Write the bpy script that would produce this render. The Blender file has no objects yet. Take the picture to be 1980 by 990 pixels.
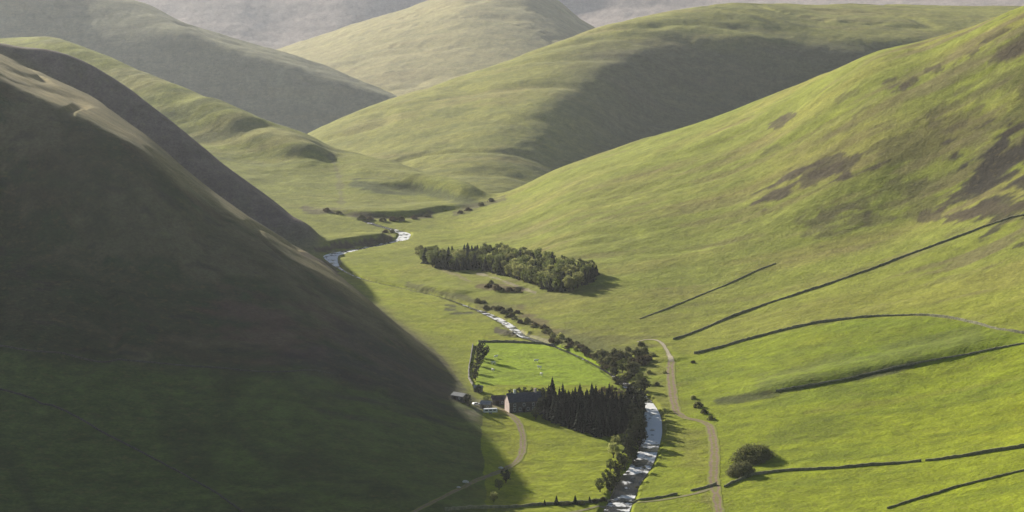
import bpy, bmesh, math, random
import numpy as np
from mathutils import Vector, Matrix

random.seed(7)
rng = np.random.default_rng(7)
scene = bpy.context.scene
COL = scene.collection
R = math.radians

# ------------------------------------------------------------------ camera geometry
W0, H0 = 1980.0, 990.0
HFOV = R(25.0)
F = (W0 / 2) / math.tan(HFOV / 2)
PITCH = R(8.0)
CAMZ = 257.0
CP, SP = math.cos(PITCH), math.sin(PITCH)

def px_st(px, py):
    """photo pixel -> lateral slope x/y and vertical slope (z-CAMZ)/y"""
    u = (np.asarray(px, float) - W0 / 2) / F
    v = (H0 / 2 - np.asarray(py, float)) / F
    d = CP + v * SP
    return u / d, (v * CP - SP) / d

def st_px(x, y, z):
    """world -> photo pixel"""
    y = np.maximum(y, 1.0)
    zz = z - CAMZ
    depth = y * CP - zz * SP
    up = y * SP + zz * CP
    return W0 / 2 + F * x / depth, H0 / 2 - F * up / depth

# ------------------------------------------------------------------ sun
SUN_A, SUN_E = R(56.0), R(16.8)
SUN = Vector((-math.cos(SUN_A) * math.cos(SUN_E), math.sin(SUN_A) * math.cos(SUN_E), math.sin(SUN_E)))

# ------------------------------------------------------------------ numpy helpers
def hash2(ix, iy, seed):
    h = (ix.astype(np.int64) * 374761393 + iy.astype(np.int64) * 668265263 + seed * 974634777) & 0x7fffffff
    h = ((h ^ (h >> 13)) * 1274126177) & 0x7fffffff
    h = ((h ^ (h >> 16)) * 2246822519) & 0x7fffffff
    return (h ^ (h >> 15)) / float(0x7fffffff)

def vnoise(x, y, seed=0):
    ix = np.floor(x); iy = np.floor(y)
    fx = x - ix; fy = y - iy
    fx = fx * fx * fx * (fx * (fx * 6 - 15) + 10); fy = fy * fy * fy * (fy * (fy * 6 - 15) + 10)
    ix = ix.astype(np.int64); iy = iy.astype(np.int64)
    a = hash2(ix, iy, seed); b = hash2(ix + 1, iy, seed)
    c = hash2(ix, iy + 1, seed); d = hash2(ix + 1, iy + 1, seed)
    return ((a * (1 - fx) + b * fx) * (1 - fy) + (c * (1 - fx) + d * fx) * fy) * 2 - 1

def fbm(x, y, scale, octv=4, seed=0, gain=0.5):
    out = 0.0; amp = 1.0; tot = 0.0
    ca, sa = math.cos(0.6), math.sin(0.6)
    X, Y = x / scale, y / scale
    for o in range(octv):
        out = out + amp * vnoise(X + 17.3 * o, Y - 9.1 * o, seed + o * 31)
        tot += amp; amp *= gain
        X, Y = (X * ca - Y * sa) * 2.03, (X * sa + Y * ca) * 2.03
    return out / tot

def smooth(a, b, x):
    t = np.clip((x - a) / (b - a), 0, 1)
    return t * t * (3 - 2 * t)

def pchip1(xk, yk, x):
    xk = np.asarray(xk, float); yk = np.asarray(yk, float)
    h = np.diff(xk); d = np.diff(yk) / h
    m = np.zeros_like(yk)
    if len(xk) > 2:
        s = d[:-1] * d[1:] > 0
        w1 = 2 * h[1:] + h[:-1]; w2 = h[1:] + 2 * h[:-1]
        with np.errstate(divide='ignore', invalid='ignore'):
            mm = (w1 + w2) / (w1 / d[:-1] + w2 / d[1:])
        m[1:-1] = np.where(s, mm, 0)
    m[0] = d[0]; m[-1] = d[-1]
    x = np.clip(x, xk[0], xk[-1])
    i = np.clip(np.searchsorted(xk, x) - 1, 0, len(xk) - 2)
    t = (x - xk[i]) / h[i]
    return ((2 * t**3 - 3 * t**2 + 1) * yk[i] + (t**3 - 2 * t**2 + t) * h[i] * m[i]
            + (-2 * t**3 + 3 * t**2) * yk[i + 1] + (t**3 - t**2) * h[i] * m[i + 1])

# ------------------------------------------------------------------ the ground sheet's grid
S_IN = 0.2335
s_in = np.linspace(-S_IN, S_IN, 1120)
s_r = S_IN + np.cumsum((s_in[1] - s_in[0]) * 1.055 ** np.arange(1, 101))      # columns widen steadily outside the view
s_l = -s_r
SG = np.concatenate([s_l[::-1], s_in, s_r])
yl = [-500.0]
while yl[-1] < 13000:
    y = yl[-1]
    if y < 600: yl.append(y + 40)
    elif y < 960: yl.append(y + 12)
    elif y < 3200: yl.append(y * 1.0022)
    elif y < 9300: yl.append(y * 1.0038)
    else: yl.append(y * 1.03)
YG = np.array(yl)
NS, NY = len(SG), len(YG)
SS, YY = np.meshgrid(SG, YG, indexing='ij')
def wide(y): return 0.5 * (y + 300 + np.sqrt((y - 300) ** 2 + 100 ** 2)) 
XX = SS * wide(YY)
SX = XX / np.maximum(YY, 1.0)       # true lateral slope

def line(pts, mode, far=1.0):
    """pts: (px, py, value); mode 'y' value is forward distance, 'z' value is height, 'yz': (px, y, z).
    returns y(s), z(s) on the grid columns"""
    s, yv, zv = [], [], []
    for p in pts:
        if mode == 'yz':
            st = (p[0] - W0 / 2) / F / CP
            s.append(st); yv.append(p[1] * far); zv.append(CAMZ - (CAMZ - p[2]) * far)
        else:
            st, t = px_st(p[0], p[1])
            y = p[2] * far if mode == 'y' else (p[2] - CAMZ) / t
            s.append(float(st)); yv.append(float(y)); zv.append(CAMZ + float(t) * float(y))
    o = np.argsort(s); s = np.array(s)[o]; yv = np.array(yv)[o]; zv = np.array(zv)[o]
    return pchip1(s, yv, SG), pchip1(s, zv, SG)

def gauss1(a, sig):
    r = int(sig * 3) + 1
    k = np.exp(-0.5 * (np.arange(-r, r + 1) / sig) ** 2); k /= k.sum()
    return np.convolve(np.pad(a, r, mode='edge'), k, mode='valid')

def loft(lines, sm=6):
    """heights of one hill: curves joined along the view direction by a monotone cubic"""
    J = len(lines)
    yk = np.array([gauss1(l[0], sm) for l in lines]); zk = np.array([gauss1(l[1], sm) for l in lines])
    for j in range(1, J):
        yk[j] = np.maximum(yk[j], yk[j - 1] + 15)
    h = np.diff(yk, axis=0); d = np.diff(zk, axis=0) / h
    m = np.zeros_like(zk)
    if J > 2:
        w1 = 2 * h[1:] + h[:-1]; w2 = h[1:] + 2 * h[:-1]
        with np.errstate(divide='ignore', invalid='ignore'):
            mm = (w1 + w2) / (w1 / d[:-1] + w2 / d[1:])
        m[1:-1] = np.where(d[:-1] * d[1:] > 0, mm, 0)
    m[0] = d[0] * .6; m[-1] = d[-1]
    out = np.empty((NS, NY))
    cols = np.arange(NS)[:, None]
    idx = np.zeros((NS, NY), int)
    for j in range(1, J - 1):
        idx += (YG[None, :] > yk[j][:, None])
    g = lambda a: a[idx, cols]
    y0 = g(yk); hh = g(h)
    t = np.clip((YG[None, :] - y0) / hh, 0, 1)
    out = ((2 * t**3 - 3 * t**2 + 1) * g(zk) + (t**3 - 2 * t**2 + t) * hh * g(m)
           + (-2 * t**3 + 3 * t**2) * zk[idx + 1, cols] + (t**3 - t**2) * hh * m[idx + 1, cols])
    return out - .5 * np.maximum(yk[0][:, None] - YG[None, :], 0) - .2 * np.maximum(YG[None, :] - yk[-1][:, None], 0)

def back(l, dy, dz, zmin=None):
    z = l[1] + dz
    if zmin is not None: z = np.maximum(z, zmin) if np.isscalar(zmin) else z
    return (l[0] + dy, z)

# ---- the hills, from near to far (photo column, photo row, distance or height)
def hill_near_left():
    edge = line([(-900, -330, 1420), (-500, -130, 1440), (-200, 30, 1450), (0, 150, 1450), (61, 183, 1440), (121, 207, 1430), (170, 232, 1420), (218, 259, 1412), (267, 287, 1405), (348, 348, 1400),
                 (415, 403, 1395), (482, 449, 1390), (561, 502, 1380), (621, 544, 1370), (712, 607, 1352), (772, 649, 1342), (833, 695, 1332), (900, 755, 1322), (960, 830, 1300), (1040, 980, 1290), (1300, 1600, 1290)], 'y')
    sil = line([(-900, -300, 1900), (-500, -120, 1950), (-200, 0, 1960), (0, 101, 1930), (61, 129, 1910), (100, 150, 1890), (145, 171, 1870), (200, 199, 1850), (242, 240, 1830), (300, 284, 1810), (355, 338, 1800), (385, 364, 1790),
                (427, 396, 1770), (488, 436, 1740), (536, 462, 1710), (621, 500, 1650), (655, 530, 1620), (700, 574, 1570), (760, 626, 1505), (850, 700, 1425), (905, 760, 1365), (960, 845, 1322), (1040, 980, 1310), (1300, 1600, 1310)], 'y')
    mid = line([(-900, 1330, 190), (-500, 1330, 130), (-200, 1320, 100), (0, 1300, 78), (200, 1290, 68), (400, 1270, 52), (600, 1240, 38), (760, 1225, 20), (860, 1205, 7.5), (905, 1195, 4.5),
                (950, 1185, -1.5), (1040, 1180, -20), (1300, 1180, -60)], 'yz')
    low = line([(-900, 1040, 60), (-500, 1040, 35), (-200, 1030, 22), (0, 1020, 15), (300, 1015, 12), (600, 1010, 9), (800, 1005, 5), (900, 1000, 2), (955, 995, -2), (1040, 990, -20), (1300, 990, -60)], 'yz')
    near = (low[0] - 300, low[1] - 22)
    b1 = back(sil, 260, -95); b2 = back(b1, 500, -160)
    return loft([near, low, mid, edge, sil, b1, b2])

def hill_second_left():
    sil = line([(-900, -250, 2000), (-400, -50, 2000), (-100, 60, 1992), (30, 89, 1985), (106, 98, 1980), (170, 120, 1975), (212, 147, 1965), (264, 183, 1955), (303, 214, 1945), (336, 242, 1935), (400, 294, 1920), (445, 332, 1910),
                (530, 393, 1890), (573, 427, 1875), (603, 454, 1860), (622, 482, 1846), (634, 518, 1830), (680, 580, 1780), (800, 760, 1700)], 'y')
    low = line([(-900, 1900, 230), (-400, 1900, 140), (-100, 1905, 110), (100, 1905, 92), (212, 1890, 62), (303, 1870, 40), (370, 1855, 26), (445, 1835, 12), (530, 1815, 0), (590, 1795, -6), (632, 1765, -14), (680, 1700, -25), (800, 1600, -60)], 'yz')
    near = (low[0] - 300, low[1] - 40)
    b1 = back(sil, 200, -50); b2 = back(b1, 400, -120)
    return loft([near, low, sil, b1, b2])

def hill_terraced():
    sil = line([(-900, -120, 3200), (-300, 10, 3100), (0, 72, 3000), (80, 69, 2950), (200, 106, 2820), (300, 150, 2700), (370, 180, 2620), (480, 220, 2525), (520, 235, 2495), (590, 258, 2450),
                (650, 288, 2420), (690, 297, 2390), (800, 330, 2280), (900, 370, 2140), (935, 390, 2090), (1000, 430, 2040), (1200, 560, 1950)], 'y')
    mid = line([(-900, 2850, 130), (-300, 2800, 95), (0, 2760, 85), (200, 2640, 64), (300, 2540, 56), (390, 2440, 36), (460, 2375, 27), (520, 2335, 23), (590, 2280, 20), (650, 2250, 18), (690, 2210, 18),
                (800, 2150, 12), (900, 2060, 8), (935, 2030, 5), (1000, 1990, -5), (1200, 1900, -30)], 'yz')
    low = line([(-900, 2300, 60), (0, 2200, 30), (300, 2120, 18), (480, 2080, 12), (600, 2040, 8), (840, 2010, 4), (1000, 1950, -12), (1200, 1850, -40)], 'yz')
    near = (low[0] - 250, low[1] - 14)
    b1 = back(sil, 220, -55); b2 = back(b1, 300, -90)
    return loft([near, low, mid, sil, b1, b2])

def hill_far_left():
    sil = line([(-900, -150, 3500), (0, -60, 3480), (150, -25, 3460), (280, 5, 3440), (350, 40, 3400), (450, 75, 3350), (540, 100, 3300), (640, 130, 3240), (700, 158, 3190), (770, 187, 3110), (860, 225, 3060), (1200, 400, 3000)], 'y', 1.6)
    edge = line([(-900, -80, 3290), (0, 42, 3270), (100, 52, 3265), (330, 52, 3250), (430, 82, 3210), (520, 110, 3170), (600, 135, 3130), (700, 168, 3090), (770, 192, 3060), (860, 232, 3020), (1200, 420, 2960)], 'y', 1.6)
    low = line([(-900, 3080, 110), (0, 3065, 62), (200, 3060, 58), (330, 3065, 48), (450, 3025, 30), (520, 2990, 16), (600, 2955, 6), (700, 2950, 0), (770, 2940, -6), (860, 2900, -20), (1200, 2850, -60)], 'yz', 1.6)
    near = (low[0] - 300, low[1] - 40)
    b1 = back(sil, 300, -70); b2 = back(b1, 400, -140)
    return loft([near, low, edge, sil, b1, b2])

def hill_far_centre():
    sil = line([(200, 300, 4700), (400, 160, 4650), (480, 115, 4650), (545, 92, 4620), (620, 70, 4600), (720, 35, 4600), (820, 4, 4600), (900, -22, 4600), (1000, -30, 4650), (1080, 0, 4700), (1120, 35, 4700), (1160, 58, 4700), (1300, 120, 4700), (1500, 260, 4700)], 'y', 1.5)
    low = line([(200, 3700, -60), (480, 3650, -10), (600, 3600, 5), (720, 3550, 12), (780, 3520, 14), (900, 3560, 30), (1000, 3640, 45), (1100, 3750, 50), (1160, 3800, 40), (1300, 3850, 0), (1500, 3900, -80)], 'yz', 1.5)
    near = (low[0] - 400, low[1] - 40)
    b1 = back(sil, 400, -100); b2 = back(b1, 500, -200)
    return loft([near, low, sil, b1, b2])

def hill_far_right():
    sil = line([(300, 420, 2700), (500, 310, 2720), (600, 258, 2740), (680, 222, 2770), (760, 190, 2800), (930, 135, 2900), (1100, 75, 3000), (1200, 40, 3080), (1330, 14, 3150), (1450, 5, 3250), (1600, 8, 3350), (1750, 8, 3400), (1900, 12, 3400), (2000, 12, 3400), (2300, -20, 3400), (2800, -60, 3400)], 'y', 1.3)
    edge = line([(300, 520, 2300), (600, 330, 2480), (760, 290, 2480), (930, 240, 2520), (1050, 190, 2620), (1150, 135, 2760), (1220, 100, 2850), (1300, 78, 2920), (1450, 66, 2960), (1600, 72, 2980), (1800, 70, 3000), (2000, 66, 3020), (2300, 40, 3040), (2800, 0, 3040)], 'y', 1.3)
    low = line([(300, 2200, -40), (600, 2330, 2), (690, 2290, 8), (800, 2240, 8), (900, 2210, 9), (960, 2215, 9), (1010, 2250, 10), (1085, 2360, 14), (1170, 2500, 21), (1240, 2630, 30), (1320, 2705, 36), (1450, 2755, 42), (1600, 2775, 48), (1800, 2795, 56), (2000, 2810, 60), (2300, 2880, 80), (2800, 2880, 100)], 'yz', 1.3)
    near = (low[0] - 300, low[1] - 25)
    b1 = back(sil, 300, -60); b2 = back(b1, 500, -140)
    return loft([near, low, edge, sil, b1, b2])

def hill_near_right():
    a = line([(200, 760, -90), (900, 760, -40), (1200, 760, -6), (1400, 760, 0), (1700, 760, 10), (1980, 760, 18), (2400, 760, 40), (3200, 760, 110)], 'yz')
    b = line([(200, 1030, -90), (900, 1030, -40), (1250, 1040, -5), (1330, 1045, 0), (1460, 1062, 4), (1760, 1062, 13), (1980, 1052, 23), (2300, 1040, 44), (3200, 1040, 120)], 'yz')
    c = line([(200, 1280, -90), (900, 1260, -30), (1200, 1240, -4), (1300, 1215, 1), (1380, 1205, 4), (1500, 1205, 10), (1700, 1225, 21), (1850, 1245, 31), (1980, 1250, 42), (2300, 1250, 72), (3200, 1250, 170)], 'yz')
    d = line([(200, 1900, -80), (700, 1850, -12), (800, 1800, 0), (850, 1740, 3), (1000, 1600, 5), (1150, 1470, 5), (1300, 1425, 7), (1440, 1450, 15), (1600, 1500, 33), (1750, 1530, 52), (1900, 1535, 76), (1980, 1535, 90), (2300, 1535, 140), (3200, 1535, 280)], 'yz')
    sil = line([(200, 700, 1990), (600, 530, 2010), (800, 455, 2040), (870, 422, 2060), (940, 394, 2080), (1000, 369, 2100), (1100, 320, 2110), (1200, 284, 2110), (1400, 221, 2080), (1500, 184, 2040), (1600, 139, 1990),
                (1700, 95, 1950), (1800, 74, 1920), (1900, 44, 1890), (1980, 13, 1870), (2300, -100, 1850), (3200, -400, 1850)], 'y')
    b1 = back(sil, 200, -45); b2 = back(b1, 350, -140)
    return loft([a, b, c, d, sil, b1, b2])

def hill_horizon():
    sil = line([(-900, -80, 5700), (0, -110, 5700), (400, -80, 5650), (600, -50, 5600), (800, -60, 5650), (1000, -80, 5700), (1200, -45, 5700), (1400, -25, 5700), (1700, -20, 5700), (1980, -25, 5700), (2900, -60, 5700)], 'y', 1.6)
    low = line([(-900, 4800, 80), (0, 4800, 60), (300, 4760, 55), (450, 4760, 38), (560, 4780, 20), (650, 4800, 20), (800, 5000, 20), (1200, 5200, 60), (1980, 5250, 80), (2900, 5250, 80)], 'yz', 1.6)
    near = (low[0] - 300, low[1] - 30)
    b1 = back(sil, 500, 10); b2 = back(b1, 1500, 60)
    return loft([near, low, sil, b1, b2])

floor_z = np.interp(YY, [-500, 1400, 2000, 2120, 2450, 2900, 3400, 4600, 6500, 9000], [0, 0, 4, 4, -40, -90, -130, -160, -150, -130]) + 2.0 * fbm(XX, YY, 260, 2, 5)
ramp = CAMZ - 2.0 - 0.29 * np.maximum(YY, 0) - 0.10 * np.abs(XX) * (YY < 400) - 0.15 * np.maximum(-YY, 0)

LAYERS = [('valley_floor', floor_z), ('hill_near_left', hill_near_left()), ('hill_second_left', hill_second_left()), ('hill_terraced', hill_terraced()),
          ('hill_far_left', hill_far_left()), ('hill_far_right', hill_far_right()), ('hill_far_centre', hill_far_centre()), ('hill_near_right', hill_near_right()),
          ('hill_horizon', hill_horizon()), ('lookout_hill', ramp)]
ZL = np.stack([l[1] for l in LAYERS])
LAB = ZL.argmax(0)
K = 3.0 + 3.0 * smooth(1200, 3000, YY)
ZM = ZL.max(0)
ZZ = ZM + K * np.log(np.exp((ZL - ZM[None]) / K[None]).sum(0))
# relief: gullies and hummocks
amp = smooth(2, 30, ZM - floor_z)
ZZ = ZZ + amp * (3.2 * fbm(XX, YY, 130, 3, 11) + 0.9 * fbm(XX, YY, 28, 3, 12)) * (0.7 + YY.clip(0, 6000) / 7000) + (1 - amp) * 0.35 * fbm(XX, YY, 30, 3, 13)

def gz(x, y):
    """height of the ground at a world point (bilinear on the grid)"""
    x = np.asarray(x, float); y = np.asarray(y, float)
    s = x / wide(y)
    i = np.clip(np.searchsorted(SG, s) - 1, 0, NS - 2); j = np.clip(np.searchsorted(YG, y) - 1, 0, NY - 2)
    a = (s - SG[i]) / (SG[i + 1] - SG[i]); b = (y - YG[j]) / (YG[j + 1] - YG[j])
    return (ZZ[i, j] * (1 - a) * (1 - b) + ZZ[i + 1, j] * a * (1 - b) + ZZ[i, j + 1] * (1 - a) * b + ZZ[i + 1, j + 1] * a * b)

YS = np.arange(950, 5500, 1.0)
def at(px, py):
    """the place on the ground that the photo shows at a pixel"""
    s, t = px_st(px, py)
    d = gz(s * YS, YS) - (CAMZ + t * YS)
    k = int(np.argmax(d > 0))
    y = YS[k]
    return float(s * y), float(y), float(gz(s * y, y))

# ------------------------------------------------------------------ lines on the ground
def world_line(pix, step=2.0):
    """a photo polyline laid on the ground, resampled smoothly; last values of each point are carried along"""
    P = []
    for p in pix:
        x, y, z = at(p[0], p[1])
        P.append((x, y) + tuple(p[2:]))
    P = np.array(P, float)
    d = np.concatenate([[0], np.cumsum(np.hypot(*np.diff(P[:, :2], axis=0).T))])
    n = max(3, int(d[-1] / step) + 1)
    q = np.linspace(0, d[-1], n)
    return np.stack([pchip1(d, P[:, c], q) for c in range(P.shape[1])], -1)

def dist_to(pts, reach):
    """indices of ground points near a world polyline, their distance, side (+ = left of travel), and position along it"""
    m = ((XX > pts[:, 0].min() - reach) & (XX < pts[:, 0].max() + reach) & (YY > pts[:, 1].min() - reach) & (YY < pts[:, 1].max() + reach))
    idx = np.nonzero(m)
    x, y = XX[idx], YY[idx]
    best = np.full(len(x), 1e9); side = np.zeros(len(x)); pos = np.zeros(len(x))
    k = max(1, len(pts) // 120)
    P = pts[::k] if (len(pts) - 1) % k == 0 else np.vstack([pts[::k], pts[-1:]])
    for i in range(len(P) - 1):
        a, b = P[i, :2], P[i + 1, :2]; e = b - a; L2 = (e * e).sum() + 1e-9
        t = np.clip(((x - a[0]) * e[0] + (y - a[1]) * e[1]) / L2, 0, 1)
        dx, dy = x - a[0] - t * e[0], y - a[1] - t * e[1]
        d = np.hypot(dx, dy); better = d < best
        best = np.where(better, d, best); side = np.where(better, np.sign(e[0] * dy - e[1] * dx), side)
        pos = np.where(better, (i + t) / (len(P) - 1), pos)
    return idx, best, side, pos

# sheep terraces and streams cut into the slopes
WT = np.exp((ZL - ZM[None]) / K[None] * .35); WT /= WT.sum(0)
ZZ = ZZ + WT[3] * 2.2 * fbm(XX / 4.5, YY, 60, 3, 91) * smooth(2200, 2400, YY)
rill = 1 - np.abs(fbm((XX + .25 * YY) , YY / 3.0, 60, 2, 93))
ZZ = ZZ - WT[1] * 2.6 * smooth(.82, 1.0, rill) * smooth(1050, 1200, YY) * smooth(8, 30, ZM - floor_z)
rill2 = 1 - np.abs(fbm(XX / 3.0, YY + .2 * XX, 75, 2, 94))
ZZ = ZZ - WT[7] * .9 * smooth(.86, 1.0, rill2) * smooth(1550, 1700, YY)
ZZ = ZZ - (WT[4] + WT[5] + WT[6]) * 4.0 * smooth(.84, 1.0, 1 - np.abs(fbm(XX / 2.0, YY / 1.2 + .3 * XX, 150, 2, 95)))
# banks and ledges: ground on the left of each line's travel stands higher
for pix, hgt, run, soft in (
        ([(610, 486), (650, 479), (700, 472), (750, 465), (764, 458)], 6.0, 60, 5.0),      # eroded bank above the river bend
        ([(590, 408), (650, 412), (720, 419), (800, 417), (850, 408), (930, 393)], 4.0, 60, 6.0),
        ([(690, 355), (760, 360), (840, 372), (905, 392)], 5.0, 60, 8.0),
        ([(690, 325), (800, 352), (900, 385)], 4.0, 50, 8.0),
        ([(1365, 775), (1440, 768), (1500, 758), (1600, 741), (1700, 720), (1850, 691), (1990, 664)], 3.2, 45, 7.0),   # field bank on the right
        ([(960, 645), (990, 650), (1010, 652)], 2.0, 20, 2.0),
        ([(790, 552), (830, 562), (890, 573)], 2.0, 25, 4.0),
        ([(935, 560), (970, 563), (1010, 562)], 2.0, 20, 3.0),
        ([(440, 262), (500, 286), (560, 300), (640, 310)], 7.0, 60, 12.0),
        ([(330, 196), (400, 235), (470, 262)], 7.0, 60, 12.0),
        ([(1240, 702), (1300, 700), (1340, 690)], 1.0, 20, 3.0)):
    wl = world_line(pix, 6.0)
    idx, d, side, pos = dist_to(wl, run + soft)
    sd = d * side
    taper = smooth(0, .3, pos) * (1 - smooth(.8, 1, pos))
    ZZ[idx] += hgt * taper * smooth(-soft, soft, sd) * (1 - smooth(run * .3, run, d) * (sd > 0))

# the river
RIVER = world_line([(700, 424, 3.5), (735, 436, 4), (765, 444, 5), (783, 452, 8), (778, 461, 8), (745, 469, 5), (700, 479, 4), (660, 487, 8), (640, 493, 10), (645, 505, 5), (656, 516, 1.6), (700, 537, .6),
                    (780, 556, .5), (860, 574, .5), (905, 591, 1.2), (950, 608, 3.4), (985, 628, 4), (1010, 645, 3.4), (1065, 665, 1.6), (1110, 683, 1.2), (1155, 705, 1.4), (1195, 730, 2.5), (1228, 755, 6),
                    (1248, 778, 7), (1260, 800, 7.5), (1262, 828, 8), (1254, 866, 8), (1240, 898, 8.5), (1217, 930, 9.5), (1201, 966, 9.5), (1186, 1000, 10), (1165, 1060, 10), (1150, 1150, 10)], 2.0)
RZ = gz(RIVER[:, 0], RIVER[:, 1]); RZ = gauss1(RZ, 12) - 0.9
idx, d, side, pos = dist_to(RIVER, 16)
fi = pos * (len(RIVER) - 1)
wl_, zl_ = np.interp(fi, np.arange(len(RIVER)), RIVER[:, 2]), np.interp(fi, np.arange(len(RIVER)), RZ)
wob = 0.8 * vnoise(XX[idx] / 4.0, YY[idx] / 4.0, 77)
b_ = smooth(wl_ / 2 + 0.3, wl_ / 2 + 3.5, d + wob)
ZZ[idx] = (zl_ - 0.7) * (1 - b_) + ZZ[idx] * b_

# ------------------------------------------------------------------ ground colours (what grows where, plus some painted light, shade and haze)
PXG, PYG = st_px(XX, YY, ZZ)
def col(c): return np.array(c, float)
def mixc(m, c):
    m = np.asarray(m)[..., None]
    return lambda a: a * (1 - m) + col(c) * m
n1 = fbm(XX, YY, 90, 4, 41); n2 = fbm(XX, YY, 22, 4, 42); n3 = fbm(XX, YY, 320, 3, 43)
sa = math.radians(-8)
UX, UY = XX * math.cos(sa) + YY * math.sin(sa), -XX * math.sin(sa) + YY * math.cos(sa)
st1 = fbm(UX / 5.0, UY, 16, 4, 44); st2 = fbm(UX / 3.0, UY, 45, 4, 45)
gully = fbm(XX / 2.2, YY, 9, 3, 61)
alb = np.zeros((NS, NY, 4)); alb[..., 3] = 1
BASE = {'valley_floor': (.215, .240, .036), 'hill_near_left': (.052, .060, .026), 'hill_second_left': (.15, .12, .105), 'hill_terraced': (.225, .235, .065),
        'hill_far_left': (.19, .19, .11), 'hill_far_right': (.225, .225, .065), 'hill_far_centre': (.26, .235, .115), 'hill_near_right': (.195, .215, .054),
        'hill_horizon': (.33, .28, .26), 'lookout_hill': (.10, .12, .04)}  # horizon hills: paleness of haze put into the base colour
names = [l[0] for l in LAYERS]
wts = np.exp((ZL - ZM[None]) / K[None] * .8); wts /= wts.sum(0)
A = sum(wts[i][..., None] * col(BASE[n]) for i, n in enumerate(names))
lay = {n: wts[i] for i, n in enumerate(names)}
NR = lay['hill_near_right']; NL = lay['hill_near_left']; FL = lay['valley_floor']
def blend(m, c):
    global A
    m = np.clip(m, 0, 1)[..., None]
    A = A * (1 - m) + col(c) * m
jx, jy = 26 * n1 + 10 * n2, 12 * n1 + 7 * n2
QX, QY = PXG + jx, PYG + jy
right_ = smooth(1040, 1300, PXG)
# enclosed green pasture on the right, moor above it
past = np.interp(PXG, [1000, 1250, 1340, 1450, 1560, 1660, 1800, 1870, 1980], [640, 665, 685, 655, 632, 616, 612, 622, 645])
lower = smooth(-3, 6, PYG - past) * right_
blend(lower * .8, (.178, .218, .024))
blend(lower * smooth(690, 800, PYG + .12 * (PXG - 1980)) * .7, (.215, .248, .024))
mid_ = smooth(-60, 60, QY - (past - 90)) * (1 - smooth(-3, 6, PYG - past)) * smooth(1000, 1200, PXG)
blend(mid_ * .6, (.20, .215, .04))
blend(lower * smooth(.05, .5, st1) * .45, (.10, .135, .025))
blend(lower * smooth(.1, .6, n1) * .4, (.19, .185, .03))
# straw, bracken and heather on the moor of the right hill
moor = NR * (1 - lower) * (1 - .5 * mid_)
blend(moor * smooth(-.05, .5, st2) * .4, (.245, .21, .075))
blend(moor * smooth(.05, .5, -st2) * .45, (.175, .20, .036))
blend(moor * smooth(.12, .5, st1 + .25 * n2) * .4, (.15, .115, .065))
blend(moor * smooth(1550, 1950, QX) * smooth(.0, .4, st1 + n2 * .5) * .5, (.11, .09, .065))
# valley floor: rough grass by the river, mown flats
blend(FL * smooth(.05, .5, n2) * .35, (.20, .178, .045))
blend(FL * smooth(.1, .5, -n1) * .35, (.14, .165, .035))
near_floor = FL * smooth(1500, 1350, YY)
blend(near_floor * .45, (.185, .215, .024))
# near left hill: moor above, pasture below, sunlit crest painted as pale straw
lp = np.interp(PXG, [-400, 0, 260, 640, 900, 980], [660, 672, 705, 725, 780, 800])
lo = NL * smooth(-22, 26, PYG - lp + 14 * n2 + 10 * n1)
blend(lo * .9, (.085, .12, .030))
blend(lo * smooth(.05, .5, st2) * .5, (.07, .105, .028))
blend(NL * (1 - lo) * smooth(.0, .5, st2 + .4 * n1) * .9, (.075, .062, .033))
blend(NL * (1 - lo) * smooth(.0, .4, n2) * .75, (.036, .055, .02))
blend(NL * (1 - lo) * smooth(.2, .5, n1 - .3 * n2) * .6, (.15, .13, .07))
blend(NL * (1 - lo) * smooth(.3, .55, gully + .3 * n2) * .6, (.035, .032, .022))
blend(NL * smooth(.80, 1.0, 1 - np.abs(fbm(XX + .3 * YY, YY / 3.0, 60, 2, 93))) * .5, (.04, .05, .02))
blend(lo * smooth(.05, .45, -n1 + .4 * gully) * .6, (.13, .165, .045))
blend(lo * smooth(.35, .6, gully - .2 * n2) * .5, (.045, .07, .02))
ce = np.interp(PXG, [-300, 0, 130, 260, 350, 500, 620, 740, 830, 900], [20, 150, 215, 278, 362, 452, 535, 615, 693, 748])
blend(NL * smooth(14, -14, QY * .3 + PYG * .7 - ce) * .85, (.25, .205, .10))  # bright sunlit rim painted pale above the line where shade begins
# the rest
S2 = lay['hill_second_left']
blend(S2 * smooth(0, .5, n2) * .5, (.10, .095, .06))
T3 = lay['hill_terraced']
blend(T3 * smooth(-.1, .45, st2 + .5 * n1) * .6, (.25, .225, .10))
blend(T3 * smooth(0, .4, -st1) * .5, (.11, .125, .055))
blend(T3 * smooth(285, 350, QY) * .7, (.185, .20, .055))
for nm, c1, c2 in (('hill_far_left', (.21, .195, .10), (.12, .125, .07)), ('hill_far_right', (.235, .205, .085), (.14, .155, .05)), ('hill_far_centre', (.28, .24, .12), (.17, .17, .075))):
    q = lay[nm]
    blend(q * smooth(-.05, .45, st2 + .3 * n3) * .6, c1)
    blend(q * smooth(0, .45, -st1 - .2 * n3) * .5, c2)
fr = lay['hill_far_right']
blend(fr * smooth(1010, 1250, QX) * smooth(60, 110, QY) * .7, (.10, .095, .065))  # shade on the face turned from the sun, painted into its colour

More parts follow.
